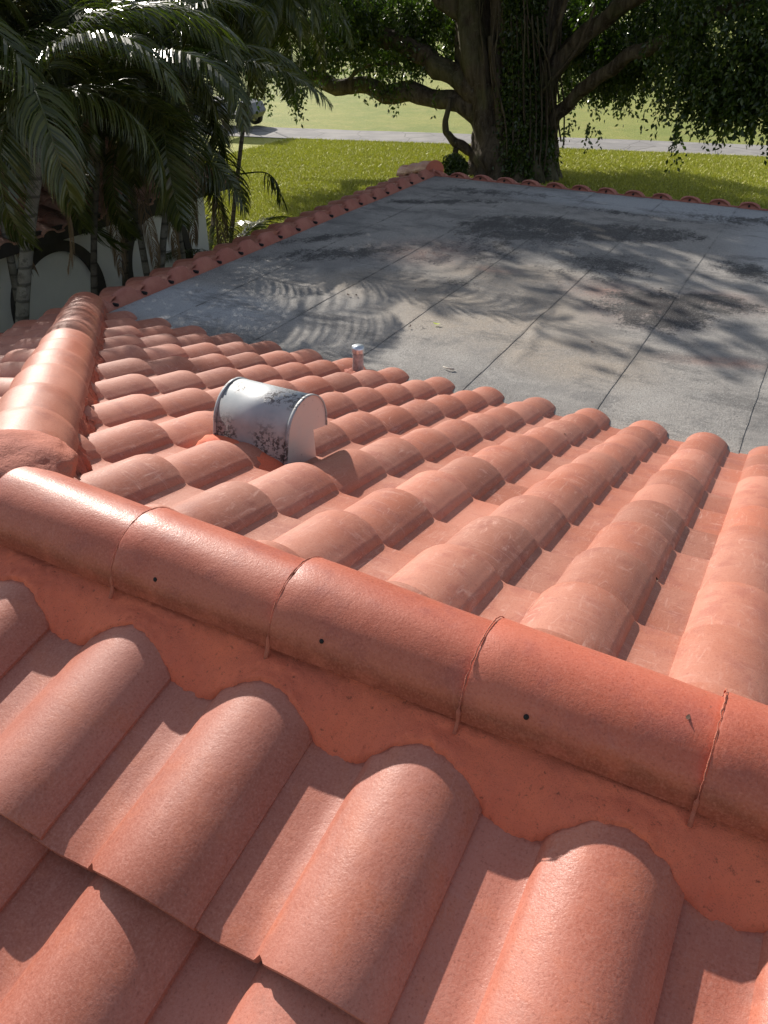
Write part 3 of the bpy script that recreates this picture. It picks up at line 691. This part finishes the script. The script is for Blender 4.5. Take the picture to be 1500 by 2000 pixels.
PAL = [
 (-4.30, 3.50, -.15, .125, (.30, .85), 13, .88, 'pale ringed palm with the thickest trunk, leftmost before the white wall', 1, dict(tilt=.1)),
 (-4.75, 5.00, -.50, .075, (-.05, .75), 13, 1.0, 'slim dark palm rising in front of the first arch of the white wall', 2, dict(dark=True, tilt=.15)),
 (-5.2, 6.00, .10, .075, (.25, .55), 12, 1.0, 'thin leaning palm beside the left leg of the second arch', 3, dict(dark=True, dead=1, tilt=.15)),
 (-4.75, 6.15, -.70, .085, (-.05, .0), 12, .78, 'short grey palm with low spreading fronds beside the second arch', 4, dict(tilt=.2)),
 (-4.55, 5.75, -.30, .085, (.15, .85), 12, .95, 'grey palm with a trunk leaning strongly to the right', 5, dict(dead=2, tilt=.1)),
 (-5.3, 7.45, -.15, .085, (-.12, -.05), 11, .85, 'young palm with bright green upright fronds under the taller crowns', 6, dict(young=True)),
 (-6.1, 8.35, .55, .09, (.0, .3), 12, 1.0, 'dark palm by the far corner of the white wall', 7, dict(dark=True, dead=1, tilt=.2)),
 (-6.30, 8.95, .62, .07, (.30, 1.35), 12, .95, 'slender palm on the lawn edge, left one of the closely set pair', 8, dict(tilt=.2)),
 (-6.25, 9.45, .55, .07, (.20, 1.20), 12, .95, 'slender palm on the lawn edge, right one of the closely set pair', 9, dict(dark=True, tilt=.25)),
 (-5.6, 4.9, .05, .09, (-.2, .4), 13, 1.15, 'palm behind the thick ringed one with a drooping dark crown', 10, dict(dead=2, tilt=.2)),
 (-6.9, 6.3, .7, .09, (.1, .3), 13, 1.2, 'palm against the neighbouring roof with a dense dark crown', 11, dict(dead=2, tilt=.2)),
 (-7.6, 8.4, .9, .09, (.1, .3), 13, 1.2, 'palm rising behind the neighbouring tiled roof', 12, dict(dead=1, tilt=.2)),
 (-8.8, 11.3, 1.0, .09, (.1, .3), 13, 1.25, 'palm beyond the neighbouring house towards the cart path', 13, dict(dead=1, tilt=.2)),
 (-5.5, 3.3, .45, .09, (.1, .4), 13, 1.1, 'palm at the left border of the view with low hanging fronds', 14, dict(dead=1, tilt=.2)),
 (-4.5, 2.75, -1.0, .07, (-.1, .1), 10, .75, 'low palm with yellowish fronds at the left border', 15, dict(young=True)),
 (-6.3, 4.3, .2, .08, (.0, .3), 13, 1.1, 'dark palm standing left of the first arch behind other fronds', 16, dict(dark=True, dead=2, tilt=.25)),
 (-6.6, 7.4, .1, .08, (.0, .3), 13, 1.05, 'dark palm above the second arch with overlapping fronds', 17, dict(dark=True, dead=1, tilt=.2)),
 (-7.6, 5.6, .9, .09, (.0, .3), 13, 1.2, 'palm behind the near edge of the neighbouring roof', 18, dict(dead=1, tilt=.15)),
 (-7.3, 9.9, 1.2, .09, (.0, .3), 13, 1.2, 'palm with a wide crown left of the slender pair', 19, dict(dead=2, tilt=.2)),
]
for a in PAL:
    palm(*a[:9], **a[9])
TALL = [(-8.6, 5.0, .9, 21), (-9.3, 6.8, 1.3, 22), (-8.6, 8.8, 1.2, 23), (-8.3, 10.6, 2.2, 24), (-10.4, 9.4, 1.7, 25), (-10.5, 12.8, 2.2, 26), (-11.5, 11.0, 2.4, 27), (-9.6, 4.3, .7, 28), (-11.2, 6.4, 1.2, 29)]
for i, (x, y, z, sd_) in enumerate(TALL):
    palm(x, y, z, .12, (.3, .3), 13, 1.3, ['tall palm whose crown fills the upper left corner of the view', 'tall palm behind the neighbouring roof ridge', 'tall palm over the middle of the neighbouring roof', 'tall palm over the far end of the neighbouring roof', 'tall palm far behind the neighbouring house', 'tall palm nearest the parked golf cart', 'tall palm left of the golf cart', 'palm at the far upper left corner behind the others', 'palm beyond the neighbouring roof, deep in the shade'][i], sd_, group='tall palms beyond the neighbouring house', tilt=.3, dead=1)
# low ferny plants at the foot of the wall
def tuft(x, y, label, seed, n=9, size=.5, young=False):
    r = random.Random(seed); e = empty('palm_seedling', (x, y, GZ)); tag(e, label, 'plant', 'low palm seedlings along the wall')
    MB().tube([(0, 0, -.05), (0, 0, .15*size), (0, 0, .3*size)], [.04*size, .05*size, .02], 8).build('stem', m_shaft, e)
    for i in range(n):
        o = bpy.data.objects.new('frond', r.choice(FY if young else FR)); COL.objects.link(o); o.parent = e; o.location = (0, 0, .2*size)
        o.rotation_euler = (r.uniform(-.2, .2), r.uniform(-.5, .25), i*2.4); s_ = size*r.uniform(.8, 1.1); o.scale = (s_, s_, s_)
tuft(-4.6, 3.45, 'low leafy plant at the foot of the thick ringed palm', 31, 12, .62)
tuft(-5.1, 7.2, 'low dark plant between the two arches', 32, 12, .55)
tuft(-5.8, 8.9, 'low plant at the far end of the white wall', 33, 14, .80)
tuft(-5.3, 8.1, 'low plant by the right leg of the second arch', 34, 12, .6)
tuft(-4.9, 4.6, 'low plant near the left leg of the first arch', 35, 10, .5, True)

# ------------------------------------------------------------------ neighbouring house
WX = -6.0; nh = empty('neighbour_house', (WX-3, 6.5, GZ)); WL['neighbour_house'] = nh.location.copy()
tag(nh, 'white walled neighbouring house with dark arches and an old tiled roof behind the palms', 'house')
m_white = plain('white render', (.76, .74, .66), .9, 0, .05, 2, .15); m_arch = plain('dark arch trim', (.030, .024, .020), .6, 0, .2, 10)
WZ = -1.42; WY1 = 8.80
MB().box((WX-3, (WY1-4)/2, (GZ+WZ)/2), (6, WY1+4, WZ-GZ)).build('wall', m_white, nh, False, True)
def arch(y0, y1, ztop, z0, wd=.14, dp=.06):
    yc = (y0+y1)/2; a = (y1-y0)/2; b = ztop-z0; V = []; F = []; n = 40
    for i in range(n+1):
        th = math.pi*i/n; c, s_ = math.cos(th), math.sin(th)
        for (rr_, xo) in ((0, 0), (0, dp), (-wd, dp), (-wd, 0)): V.append((WX+.002+xo, yc-c*(a+rr_), z0+s_*(b+rr_)))
    for i in range(n):
        for j in range(4): F.append((4*i+j, 4*i+(j+1) % 4, 4*i+4+(j+1) % 4, 4*i+4+j))
    m = MB(); m.add(V, F)
    for yy in (y0+wd/2, y1-wd/2): m.box((WX+.002+dp/2, yy, (GZ+z0)/2), (dp, wd, z0-GZ))
    m.build('arch_trim', m_arch, nh, False, True)
arch(5.15, 6.60, -1.58, -2.30, .13); arch(6.98, 8.35, -1.52, -2.30, .13); arch(3.2, 4.8, -1.6, -2.3, .13)
# its tiled roof, seen as rows of old barrels
TB = .30; ER = .35
m_old = tile_mat('old tile', (.36, .17, .115), (.44, .25, .18), (.22, .12, .085), .3, .8, .2)
q_ = math.sqrt(1+TB*TB)
tiles('tile_slope', m_old, A(WX+.45-9*.307/q_, 9.05, WZ+.02+9*.307*TB/q_), A(0, -1, 0), A(1/q_, 0, -TB/q_)*1, range(0, 42), range(0, 9), nh, nv=3, jit=2.0, seed=12)
MB().box((WX-3, (WY1-4)/2+.1, WZ+.03), (6.8, WY1+4.3, .06)).build('soffit', m_arch, nh, False, True)
MB().box((WX+.42, (WY1-4)/2+.1, WZ+.02), (.04, WY1+4.3, .16)).build('fascia', m_arch, nh, False, True)

# ------------------------------------------------------------------ the big fig tree
m_bark = NT('fig bark'); k = m_bark
v = k.mapping((3.2, 3.2, .45)); a = k.noise(2.2, 6, .65, v, .6); b = k.noise(14, 5, .7); lz = k.noise(1.1, 4)
col = k.mix(k.ramp(a, .32, .66), (.038, .027, .020), (.125, .098, .075)); col = k.mix(k.ramp(b, .55, .72, 0, .6), col, (.20, .18, .15)); col = k.mix(k.ramp(lz, .5, .62, 0, .35), col, (.10, .11, .05))
m_bark = k.out(col, .9, k.bump(a, .9, .06, k.bump(b, .5, .02)), spec=.15)
m_fig = leaf_mat('fig leaf', (.022, .042, .008), (.095, .135, .024), .30, .34, .6)
FX, FY_ = -4.75, 19.45
fig = empty('fig_tree', (FX-.32, FY_, GZ)); tag(fig, 'huge spreading fig tree with fused fluted trunk on the lawn beyond the flat roof', 'tree')
def P3(*p): return [Vector((x-FX, y-FY_, z-GZ)) for x, y, z in p]
tb = MB()
def stem(P, r0, r1, seg=22, fl=.10, seed=0, n=26, rough=.25, pw=1.):
    Q = smooth_path(P3(*P), n); tb.tube([Vector(q) for q in Q], [r0+(r1-r0)*(i/n)**pw for i in range(n+1)], seg, True, fl, seed, rough)
# fused trunk: leaning main stem left, dark companion stems, broad foot
stem([(-4.95, 19.3, -3.2), (-5.05, 19.3, -2.3), (-5.45, 19.4, -1.2), (-6.0, 19.5, .2), (-6.3, 19.6, 2.2), (-6.6, 19.7, 4)], .74, .30, 30, .12, 1, rough=.35)
stem([(-4.45, 19.4, -3.2), (-4.55, 19.4, -2.2), (-4.75, 19.5, -1.0), (-5.15, 19.5, .3), (-5.3, 19.6, 2.3), (-5.2, 19.7, 4)], .66, .34, 30, .12, 2, rough=.35)
stem([(-4.2, 19.7, -3.2), (-4.25, 19.7, -2.0), (-4.35, 19.8, -.6), (-4.35, 19.9, 1.0), (-4.0, 20, 4)], .46, .30, 24, .12, 3, rough=.3)
stem([(-5.5, 19.1, -3.2), (-5.45, 19.2, -2.6), (-5.5, 19.4, -1.6)], .34, .22, 18, .14, 4)
for i in range(13):                                   # ribs and roots running down the trunk
    a_ = 2*math.pi*i/13+.3; r_ = .80; cx, cy = -4.72, 19.45
    stem([(cx+math.cos(a_)*1.12, cy+math.sin(a_)*.85, -3.15), (cx+math.cos(a_)*r_*.98-.02, cy+math.sin(a_)*.66, -2.3), (cx-.22+math.cos(a_)*.72, cy+math.sin(a_)*.6, -1.2), (cx-.55+math.cos(a_)*.66, cy+math.sin(a_)*.5, .0)], .20, .09, 10, .1, 10+i, 14, .5)
tb.build('trunk', m_bark, fig)
def limb(P, r0, r1, seed=0, n=30, seg=14, name='limb', label=None, mat=None, rough=.35):
    Q = smooth_path(P3(*P), n); m = MB(); Q = [Vector(q) for q in Q]
    for i, q in enumerate(Q):
        if 0 < i: Q[i] = q+Vector((mnoise.noise(Vector((i*.35, seed, 0))), mnoise.noise(Vector((i*.35, seed, 5))), mnoise.noise(Vector((i*.35, seed, 9)))))*r0*.5
    m.tube(Q, [r0+(r1-r0)*(i/n)**.8 for i in range(n+1)], seg, True, .05, seed, rough); o = m.build(name, mat or m_bark, fig)
    if label: o['label'] = label
limb([(-5.3, 19.3, -1.75), (-6.3, 19.3, -1.42), (-7.4, 19.2, -1.32), (-8.6, 19.1, -1.20), (-9.7, 19.0, -1.15), (-10.7, 18.9, -.95), (-11.3, 18.8, -.40), (-11.7, 18.7, .2), (-12.6, 18.6, 1.0)], .27, .12, 1, 40, label='long crooked horizontal limb reaching left')
limb([(-9.2, 19.0, -1.15), (-8.6, 18.9, -.75), (-7.6, 18.8, -.62)], .06, .03, 12, 14, 8)
limb([(-10.6, 18.9, -1.0), (-11.2, 18.7, -1.02), (-11.9, 18.5, -1.15)], .06, .03, 13, 14, 8)
limb([(-5.4, 19.3, -1.5), (-6.1, 19.2, -.95), (-7.0, 19.2, -.55), (-8.0, 19.1, -.10), (-9.0, 19.0, .25), (-10.2, 18.8, .75), (-12, 18.5, 1.8)], .30, .14, 2, 36, label='thick limb rising to the upper left')
limb([(-5.9, 19.4, .0), (-7.2, 19.0, 1.4), (-8.8, 17.5, 2.8), (-9.8, 14.5, 3.8), (-9.8, 12.2, 4.4)], .28, .10, 3)
limb([(-4.0, 19.4, -2.0), (-3.6, 19.3, -1.45), (-3.0, 18.9, -.93), (-2.2, 18.4, -.37), (-1.3, 18.0, .05), (-.4, 17.6, .52), (1.0, 17.4, .95), (3, 17.2, 1.5)], .16, .11, 4, 40, label='pale smooth limb slanting up to the right')
limb([(-4.3, 19.4, -1.3), (-3.6, 19.3, -.3), (-2.6, 19.1, .55), (-1.0, 18.6, 1.3), (1.5, 18.0, 2.0)], .24, .12, 5)
limb([(-4.35, 19.2, -2.2), (-4.25, 19.15, -1.5), (-4.05, 19.1, -.7), (-3.8, 19.0, .3), (-3.4, 18.8, 1.4)], .085, .05, 6, 24, 10, label='thin pale stem forking up beside the trunk')
limb([(-4.18, 19.1, -1.25), (-3.85, 19.0, -.85), (-3.3, 18.9, -.2), (-3.0, 18.8, .6)], .05, .03, 7, 20, 8)
limb([(-5.2, 20, 1.0), (-5.0, 22, 2.8), (-4, 25, 4.2)], .3, .12, 8)
limb([(-4.6, 19.5, 1.0), (-2.0, 17.0, 3.4), (1.0, 14.0, 4.6)], .28, .10, 9)
limb([(-5.55, 19.15, -2.55), (-5.95, 19.05, -2.35), (-6.30, 19.0, -2.12), (-6.38, 19.0, -1.9), (-6.30, 19.0, -1.3)], .13, .055, 10, 20, 10, label='crooked broken stub with a hanging root left of the trunk')
limb([(-6.05, 18.95, -2.40), (-6.06, 18.9, -2.8), (-6.05, 18.9, -3.1)], .07, .06, 11, 10, 8)
rs = random.Random(5)
for i in range(15):                                   # thin aerial roots
    a_ = rs.uniform(0, 6.28); R_ = rs.uniform(.55, 1.0); x = -4.9+R_*math.cos(a_)*1.15+.1; y = 19.4-abs(math.sin(a_))*R_*.9; b_ = rs.uniform(-2.6, -1.2)
    limb([(x+.25, y, b_), (x+.05+rs.uniform(-.1, .1), y-.05, b_+1.0), (x-.25+rs.uniform(-.3, .35), y-.02, b_+2.2), (x-.35+rs.uniform(-.5, .6), y, b_+4)], .024, .014, 30+i, 12, 6, 'aerial_root', rough=.1)
# leaves: hanging twigs spread through lobes of the crown
def leaves(twigs, size, per, seed, droop=1.0, org=(FX, FY_, GZ), spread=.09, length=.6):
    """twigs (n,3) start points -> hanging sprays of pointed leaves"""
    r = np.random.default_rng(seed); n = len(twigs); az = r.uniform(0, 2*np.pi, n); out = r.uniform(.15, .75, n); L = length*r.uniform(.5, 1.25, n)
    t = (np.arange(per)+r.random((n, per)))/per
    hx = out[:, None]*(1-(1-t)**2)*L[:, None]; z = -(t**1.7)*L[:, None]*droop+.12*L[:, None]*t
    c = np.stack([twigs[:, 0, None]+np.cos(az)[:, None]*hx, twigs[:, 1, None]+np.sin(az)[:, None]*hx, twigs[:, 2, None]+z], -1).reshape(-1, 3)
    m = len(c); c += r.normal(0, spread*.45, (m, 3))
    d = r.normal(0, 1, (m, 3)); d[:, 2] = -np.abs(d[:, 2])*.9-.55; d /= np.linalg.norm(d, axis=1)[:, None]
    q = r.normal(0, 1, (m, 3)); q[:, 2] *= .5; wv = np.cross(d, q); wv /= np.linalg.norm(wv, axis=1)[:, None]+1e-9
    s = size*r.uniform(.65, 1.25, m)[:, None]; nrm = np.cross(d, wv)
    V = np.stack([c, c+d*s*.45+wv*s*.27+nrm*s*.05, c+d*s, c+d*s*.45-wv*s*.27+nrm*s*.05], 1).reshape(-1, 3)-np.array(org)
    F = np.arange(m*4).reshape(-1, 4); tint = np.repeat(np.clip(r.normal(.42, .28, m)+np.repeat(r.normal(0, .12, n), per), 0, 1), 4)
    return V, F, tint
def lobe_pts(lobes, dens, seed, shell=.0):
    r = np.random.default_rng(seed); out = []
    for (cx, cy, cz, rx, ry, rz) in lobes:
        n = int(dens*rx*ry*rz*4.2); p = r.normal(0, 1, (n, 3)); p /= np.linalg.norm(p, axis=1)[:, None]; p *= (shell+(1-shell)*r.random((n, 1)))**(1/3)
        p = p*np.array([rx, ry, rz])+np.array([cx, cy, cz])
        g = np.array([mnoise.noise(Vector(v*.95)) for v in p]); out.append(p[g > -.12])
    return np.concatenate(out)
low = [(-9.95, 17.2, -.35, .75, .9, .95), (-9.25, 16.8, -1.05, .38, .4, .25), (-9.4, 18.0, .35, 1.5, 1.4, 1.0), (-8.3, 19.6, .15, 1.6, 1.3, 1.05), (-7.1, 19.9, .05, .8, .7, .8), (-11.3, 17.5, .5, 1.2, 1.3, 1.0),
       (-6.3, 22.2, .5, 2.3, 1.4, 1.3), (-3.9, 22.5, .0, 1.6, 1.2, 1.5), (-2.75, 20.2, -.65, .85, .9, .85), (-3.05, 20.6, .45, 1.7, 1.2, 1.0), (-1.5, 20.0, .1, 1.5, .8, .9), (.3, 17.4, .50, 1.7, 1.4, 1.1), (.1, 17.0, -.50, 1.3, 1.0, .62),
       (-.72, 17.6, -.95, .28, .35, .75), (-.72, 17.9, -.3, .55, .6, .6), (-3.05, 18.7, -1.45, .40, .35, .35), (1.8, 17.0, .2, 1.4, 1.4, 1.0), (-7.7, 18.9, -1.05, 1.3, .3, .14), (.9, 16.8, -.75, .9, .9, .45)]
V, F, T = leaves(lobe_pts(low, 88, 11), .105, 20, 12)
o = mk('crown', V, F, m_fig, fig, False, T); o['label'] = 'low dark drooping leaf sprays of the crown'
high = [(-5.5, 17.6, 4.6, 7.6, 6.2, 2.1), (-8.0, 14.1, 4.2, 4.0, 2.8, 1.2), (0.0, 15.0, 4.4, 5.5, 4.2, 1.5), (-6.3, 10.1, 4.3, 1.3, .5, .4)]  # upper crown out of view, lobes placed so their shade falls on the flat roof
V, F, T = leaves(lobe_pts(high, 13, 13), .22, 13, 14, .6, length=1.0, spread=.3)
mk('crown', V, F, m_fig, fig, False, T)
# leafy vine climbing the right side of the trunk
r = np.random.default_rng(4); n = 1700; th = r.uniform(-2.6, .7, n); z = r.uniform(-2.75, 1.0, n); rad = .80*(.62+.38*np.clip((-z)/2.6, 0, 1))+r.normal(0, .05, n)
cx = -4.45-.10*(z+2.7); keep = (np.cos(th)*1.0 > -.15)
pts = np.stack([cx+rad*np.cos(th)*.95, 19.45+rad*np.sin(th)*.9-.1, z], 1)[keep]
vine = empty('climbing_vine', (-4.35, 19.2, GZ)); tag(vine, 'leafy vine covering the right side of the big trunk', 'vine')
V, F, T = leaves(pts, .10, 16, 15, 1., (-3.9, 19.2, GZ), .10, .35); mk('foliage', V, F, m_fig, vine, False, T)
vb = MB()
for i in range(7):
    x = -4.4+.12*i; Q = smooth_path([(x+3.9, -.50+.05*i, .0), (x+3.95, -.6+.05*i, .9), (x+3.8, -.45+.04*i, 2.0), (x+3.6, -.4, 3.4)], 14); vb.tube([Vector(q) for q in Q], .022, 6)
vb.build('stem', m_bark, vine)
# dark clipped bush beside the trunk
bush = empty('bush', (-6.0, 18.0, GZ)); tag(bush, 'small dark round bush at the foot of the big tree', 'bush')
V, F, T = leaves(lobe_pts([(-6.0, 18.0, -2.66, .30, .30, .30)], 9000, 21), .06, 8, 22, .2, (-6.0, 18.0, GZ), .05, .12); mk('foliage', V, F, m_fig, bush, False, T)
MB().tube([(0, 0, -.05), (0, 0, .35)], .03, 8).build('stem', m_bark, bush)

# ------------------------------------------------------------------ grass blades on the lawn
def blades(n, x0, x1, y0, y1, hmin, hmax, seed):
    r = np.random.default_rng(seed); x = r.uniform(x0, x1, n); y = r.uniform(y0, y1, n)
    pc = np.array([pathc(v) for v in x]); keep = (y < pc-1.02) & ~((x < WX+.05) & (y < WY1+.1)) & ~((x > EX+.3) & (y < YF+.3)); x = x[keep]; y = y[keep]; m = len(x)
    h = r.uniform(hmin, hmax, m)*np.where(y > 99, .45, 1); a = r.uniform(0, 6.28, m); wv = np.stack([np.cos(a), np.sin(a), 0*a], 1)*(.006+.010*r.random((m, 1)))
    ln = np.stack([r.normal(0, .5, m), r.normal(0, .5, m), np.ones(m)], 1)*h[:, None]; c = np.stack([x, y, np.full(m, GZ+.008)], 1)
    V = np.stack([c-wv, c+wv, c+ln], 1).reshape(-1, 3); return V, np.arange(m*3).reshape(-1, 3), np.repeat(np.clip(r.normal(.5, .3, m), 0, 1), 3)
m_grass = leaf_mat('grass blade', (.34, .34, .055), (.60, .56, .13), .5, .10, .25)
V, F, T = blades(330000, -13, 6, 8.5, 25.5, .03, .075, 41)
tag(mk('grass', V, F, m_grass, None, False, T), 'short bright grass growing on the lawn', 'grass', kind='stuff')

# ------------------------------------------------------------------ golf cart
m_cart = plain('cart body', (.05, .05, .055), .35, .2, .1); m_tyre = plain('tyre', (.02, .02, .02), .8); m_rim = plain('wheel rim', (.55, .55, .56), .35, .6)
m_seat = plain('seat vinyl', (.03, .03, .032), .5); m_roof = plain('cart roof', (.10, .10, .10), .4); m_bag = plain('bag cloth', (.05, .05, .06), .7)
cart = empty('golf_cart', (-16.2, 22.75, GZ+.03), math.radians(12)); tag(cart, 'dark grey golf cart with a roof parked on the cart path behind the palms', 'golf cart')
def slab(name, poly, y0, y1, mat, bev=.02):
    bm = bmesh.new(); vs = [bm.verts.new((p[0], y0, p[1])) for p in poly]; f = bm.faces.new(vs); ex = bmesh.ops.extrude_face_region(bm, geom=[f])
    for v in ex['geom']:
        if isinstance(v, bmesh.types.BMVert): v.co.y = y1
    bmesh.ops.recalc_face_normals(bm, faces=bm.faces); bmesh.ops.bevel(bm, geom=bm.edges[:], offset=bev, segments=2, affect='EDGES')
    me = bpy.data.meshes.new(name); bm.to_mesh(me); bm.free(); me.materials.append(mat); o = bpy.data.objects.new(name, me); COL.objects.link(o); o.parent = cart; return o
slab('body', [(-1.15, .30), (1.05, .26), (1.18, .45), (1.05, .72), (.72, .80), (.62, .42), (.02, .38), (-.10, .62), (-.72, .64), (-.80, .50), (-1.12, .48)], -.56, .56, m_cart)
slab('seat', [(-.66, .66), (-.05, .66), (-.03, .78), (-.66, .80)], -.52, .52, m_seat, .03)
slab('backrest', [(-.70, .86), (-.60, .84), (-.68, 1.22), (-.78, 1.20)], -.50, .50, m_seat, .03)
slab('roof', [(-1.0, 1.80), (.80, 1.80), (.86, 1.86), (.6, 1.90), (-.9, 1.90), (-1.05, 1.86)], -.60, .60, m_roof, .02)
for sx, tx in ((.72, .66), (-.80, -.82)):
    for sy in (-.52, .52): MB().tube([(sx+(.10 if sx > 0 else 0), sy, .62), (tx, sy, 1.81)], .018, 8).build('post', m_cart, cart)
for sx in (-.78, .80):
    for sy in (-.50, .50):
        wl_ = MB(); n_ = 20; wl_.tube([(sx, sy-.10, .23), (sx, sy-.09, .23), (sx, sy+.09, .23), (sx, sy+.10, .23)], [.19, .225, .225, .19], 20); wh = wl_.build('wheel', m_tyre, cart)
        MB().tube([(sx, sy-.106, .23), (sx, sy+.106, .23)], .12, 16).build('rim', m_rim, wh)
MB().tube([(.42, .25, .62), (.28, .25, .92)], .02, 8).build('steering_column', m_cart, cart)
Q = [(.28+.0*math.cos(a), .25+.17*math.cos(a), .92+.12*math.sin(a)) for a in np.linspace(0, 2*math.pi, 17)]; MB().tube(Q, .012, 6, False).build('steering_wheel', m_seat, cart)
MB().box((-.98, 0, .66), (.25, .9, .30)).build('bag_well', m_cart, cart, False)
for sy in (-.28, .28):
    gb = MB().tube([(-1.0, sy, .52), (-1.05, sy, 1.25)], [.13, .15], 14).build('golf_bag', m_bag); gb.location = cart.matrix_basis @ Vector((0, 0, 0)); gb.rotation_euler = cart.rotation_euler
    tag(gb, 'dark golf bag standing at the back of the golf cart, '+('on its right side' if sy < 0 else 'on its left side'), 'golf bag', 'golf bags on the cart')
# sand bunker and distant trees of the course
m_sand = plain('sand', (.55, .48, .36), .95)
V = [(-13.5+3.4*math.cos(a)*(1+.2*math.sin(3*a)), 69+2.6*math.sin(a), float(gz(np.array([-13.5+3.4*math.cos(a)]), np.array([69+2.6*math.sin(a)]))[0])+.05) for a in np.linspace(0, 2*math.pi, 33)[:-1]]
tag(mk('bunker', V, [tuple(range(32))], m_sand, None, False), 'pale sand bunker far out on the fairway', 'bunker', kind='structure')
rs = random.Random(77)
for i, (x, y, h_) in enumerate([(-57, 72, 10), (-49, 77, 9), (-41, 80, 11), (-33, 84, 9), (-24, 88, 10), (-14, 94, 10), (-3, 98, 11), (9, 100, 10), (-66, 66, 9)]):
    e = empty('distant_tree', (x, y, GZ+.8)); tag(e, 'distant round green tree on the far side of the golf course, '+['second from the left', 'third from the left', 'fourth from the left', 'fifth from the left', 'fifth from the right', 'fourth from the right', 'third from the right', 'rightmost of the row', 'leftmost of the row'][i], 'tree', 'distant trees across the course')
    MB().tube([(0, 0, -.3), (.1, 0, h_*.3), (.2, 0, h_*.6)], [.4, .3, .15], 8).build('trunk', m_bark, e)
    V, F, T = leaves(lobe_pts([(x, y, GZ+h_*.6, h_*.42, h_*.42, h_*.36), (x+h_*.3, y, GZ+h_*.5, h_*.28, h_*.3, h_*.25)], 9, 50+i), .6, 5, 60+i, .5, (x, y, GZ+.8), .4, 1.0); mk('crown', V, F, m_fig, e, False, T)

# a long bare frond stalk reaching out over the lawn with a few leaflets left at its tip
hp_ = bpy.data.objects['palm_tree.006']
o0 = hp_.location; Pp = smooth_path([(-6.05, 8.45, -1.20), (-5.6, 8.35, -1.27), (-5.0, 8.3, -1.15), (-4.55, 8.3, -1.08), (-4.36, 8.3, -1.17), (-4.28, 8.3, -1.36)], 24); Pp = [Vector(p)-o0 for p in Pp]
mb = MB(); mb.tube(Pp, [.016-.012*i/24 for i in range(25)], 6); tt_ = [.3]*len(mb.V); rs = random.Random(3)
for i in range(15, 25):
    for sgn in (-1, 1):
        for q in range(2):
            c = Pp[i].copy(); dd = Vector((.35*sgn, rs.uniform(-.5, .5), -.75)).normalized(); ax = Vector((rs.uniform(-1, 1), rs.uniform(-1, 1), .1)).normalized(); k0 = len(mb.V); ll = rs.uniform(.16, .30); VV = []
            for j in range(5):
                w_ = .009*(.5, 1, .9, .6, .1)[j]; VV += [c-ax*w_, c+ax*w_]; dd = (dd+Vector((0, 0, -.35))).normalized(); c = c+dd*ll/4
            mb.add(VV, [(2*j, 2*j+1, 2*j+3, 2*j+2) for j in range(4)]); tt_ += [.2]*10
mb.build('frond', m_frond, hp_, False, False, tt_)
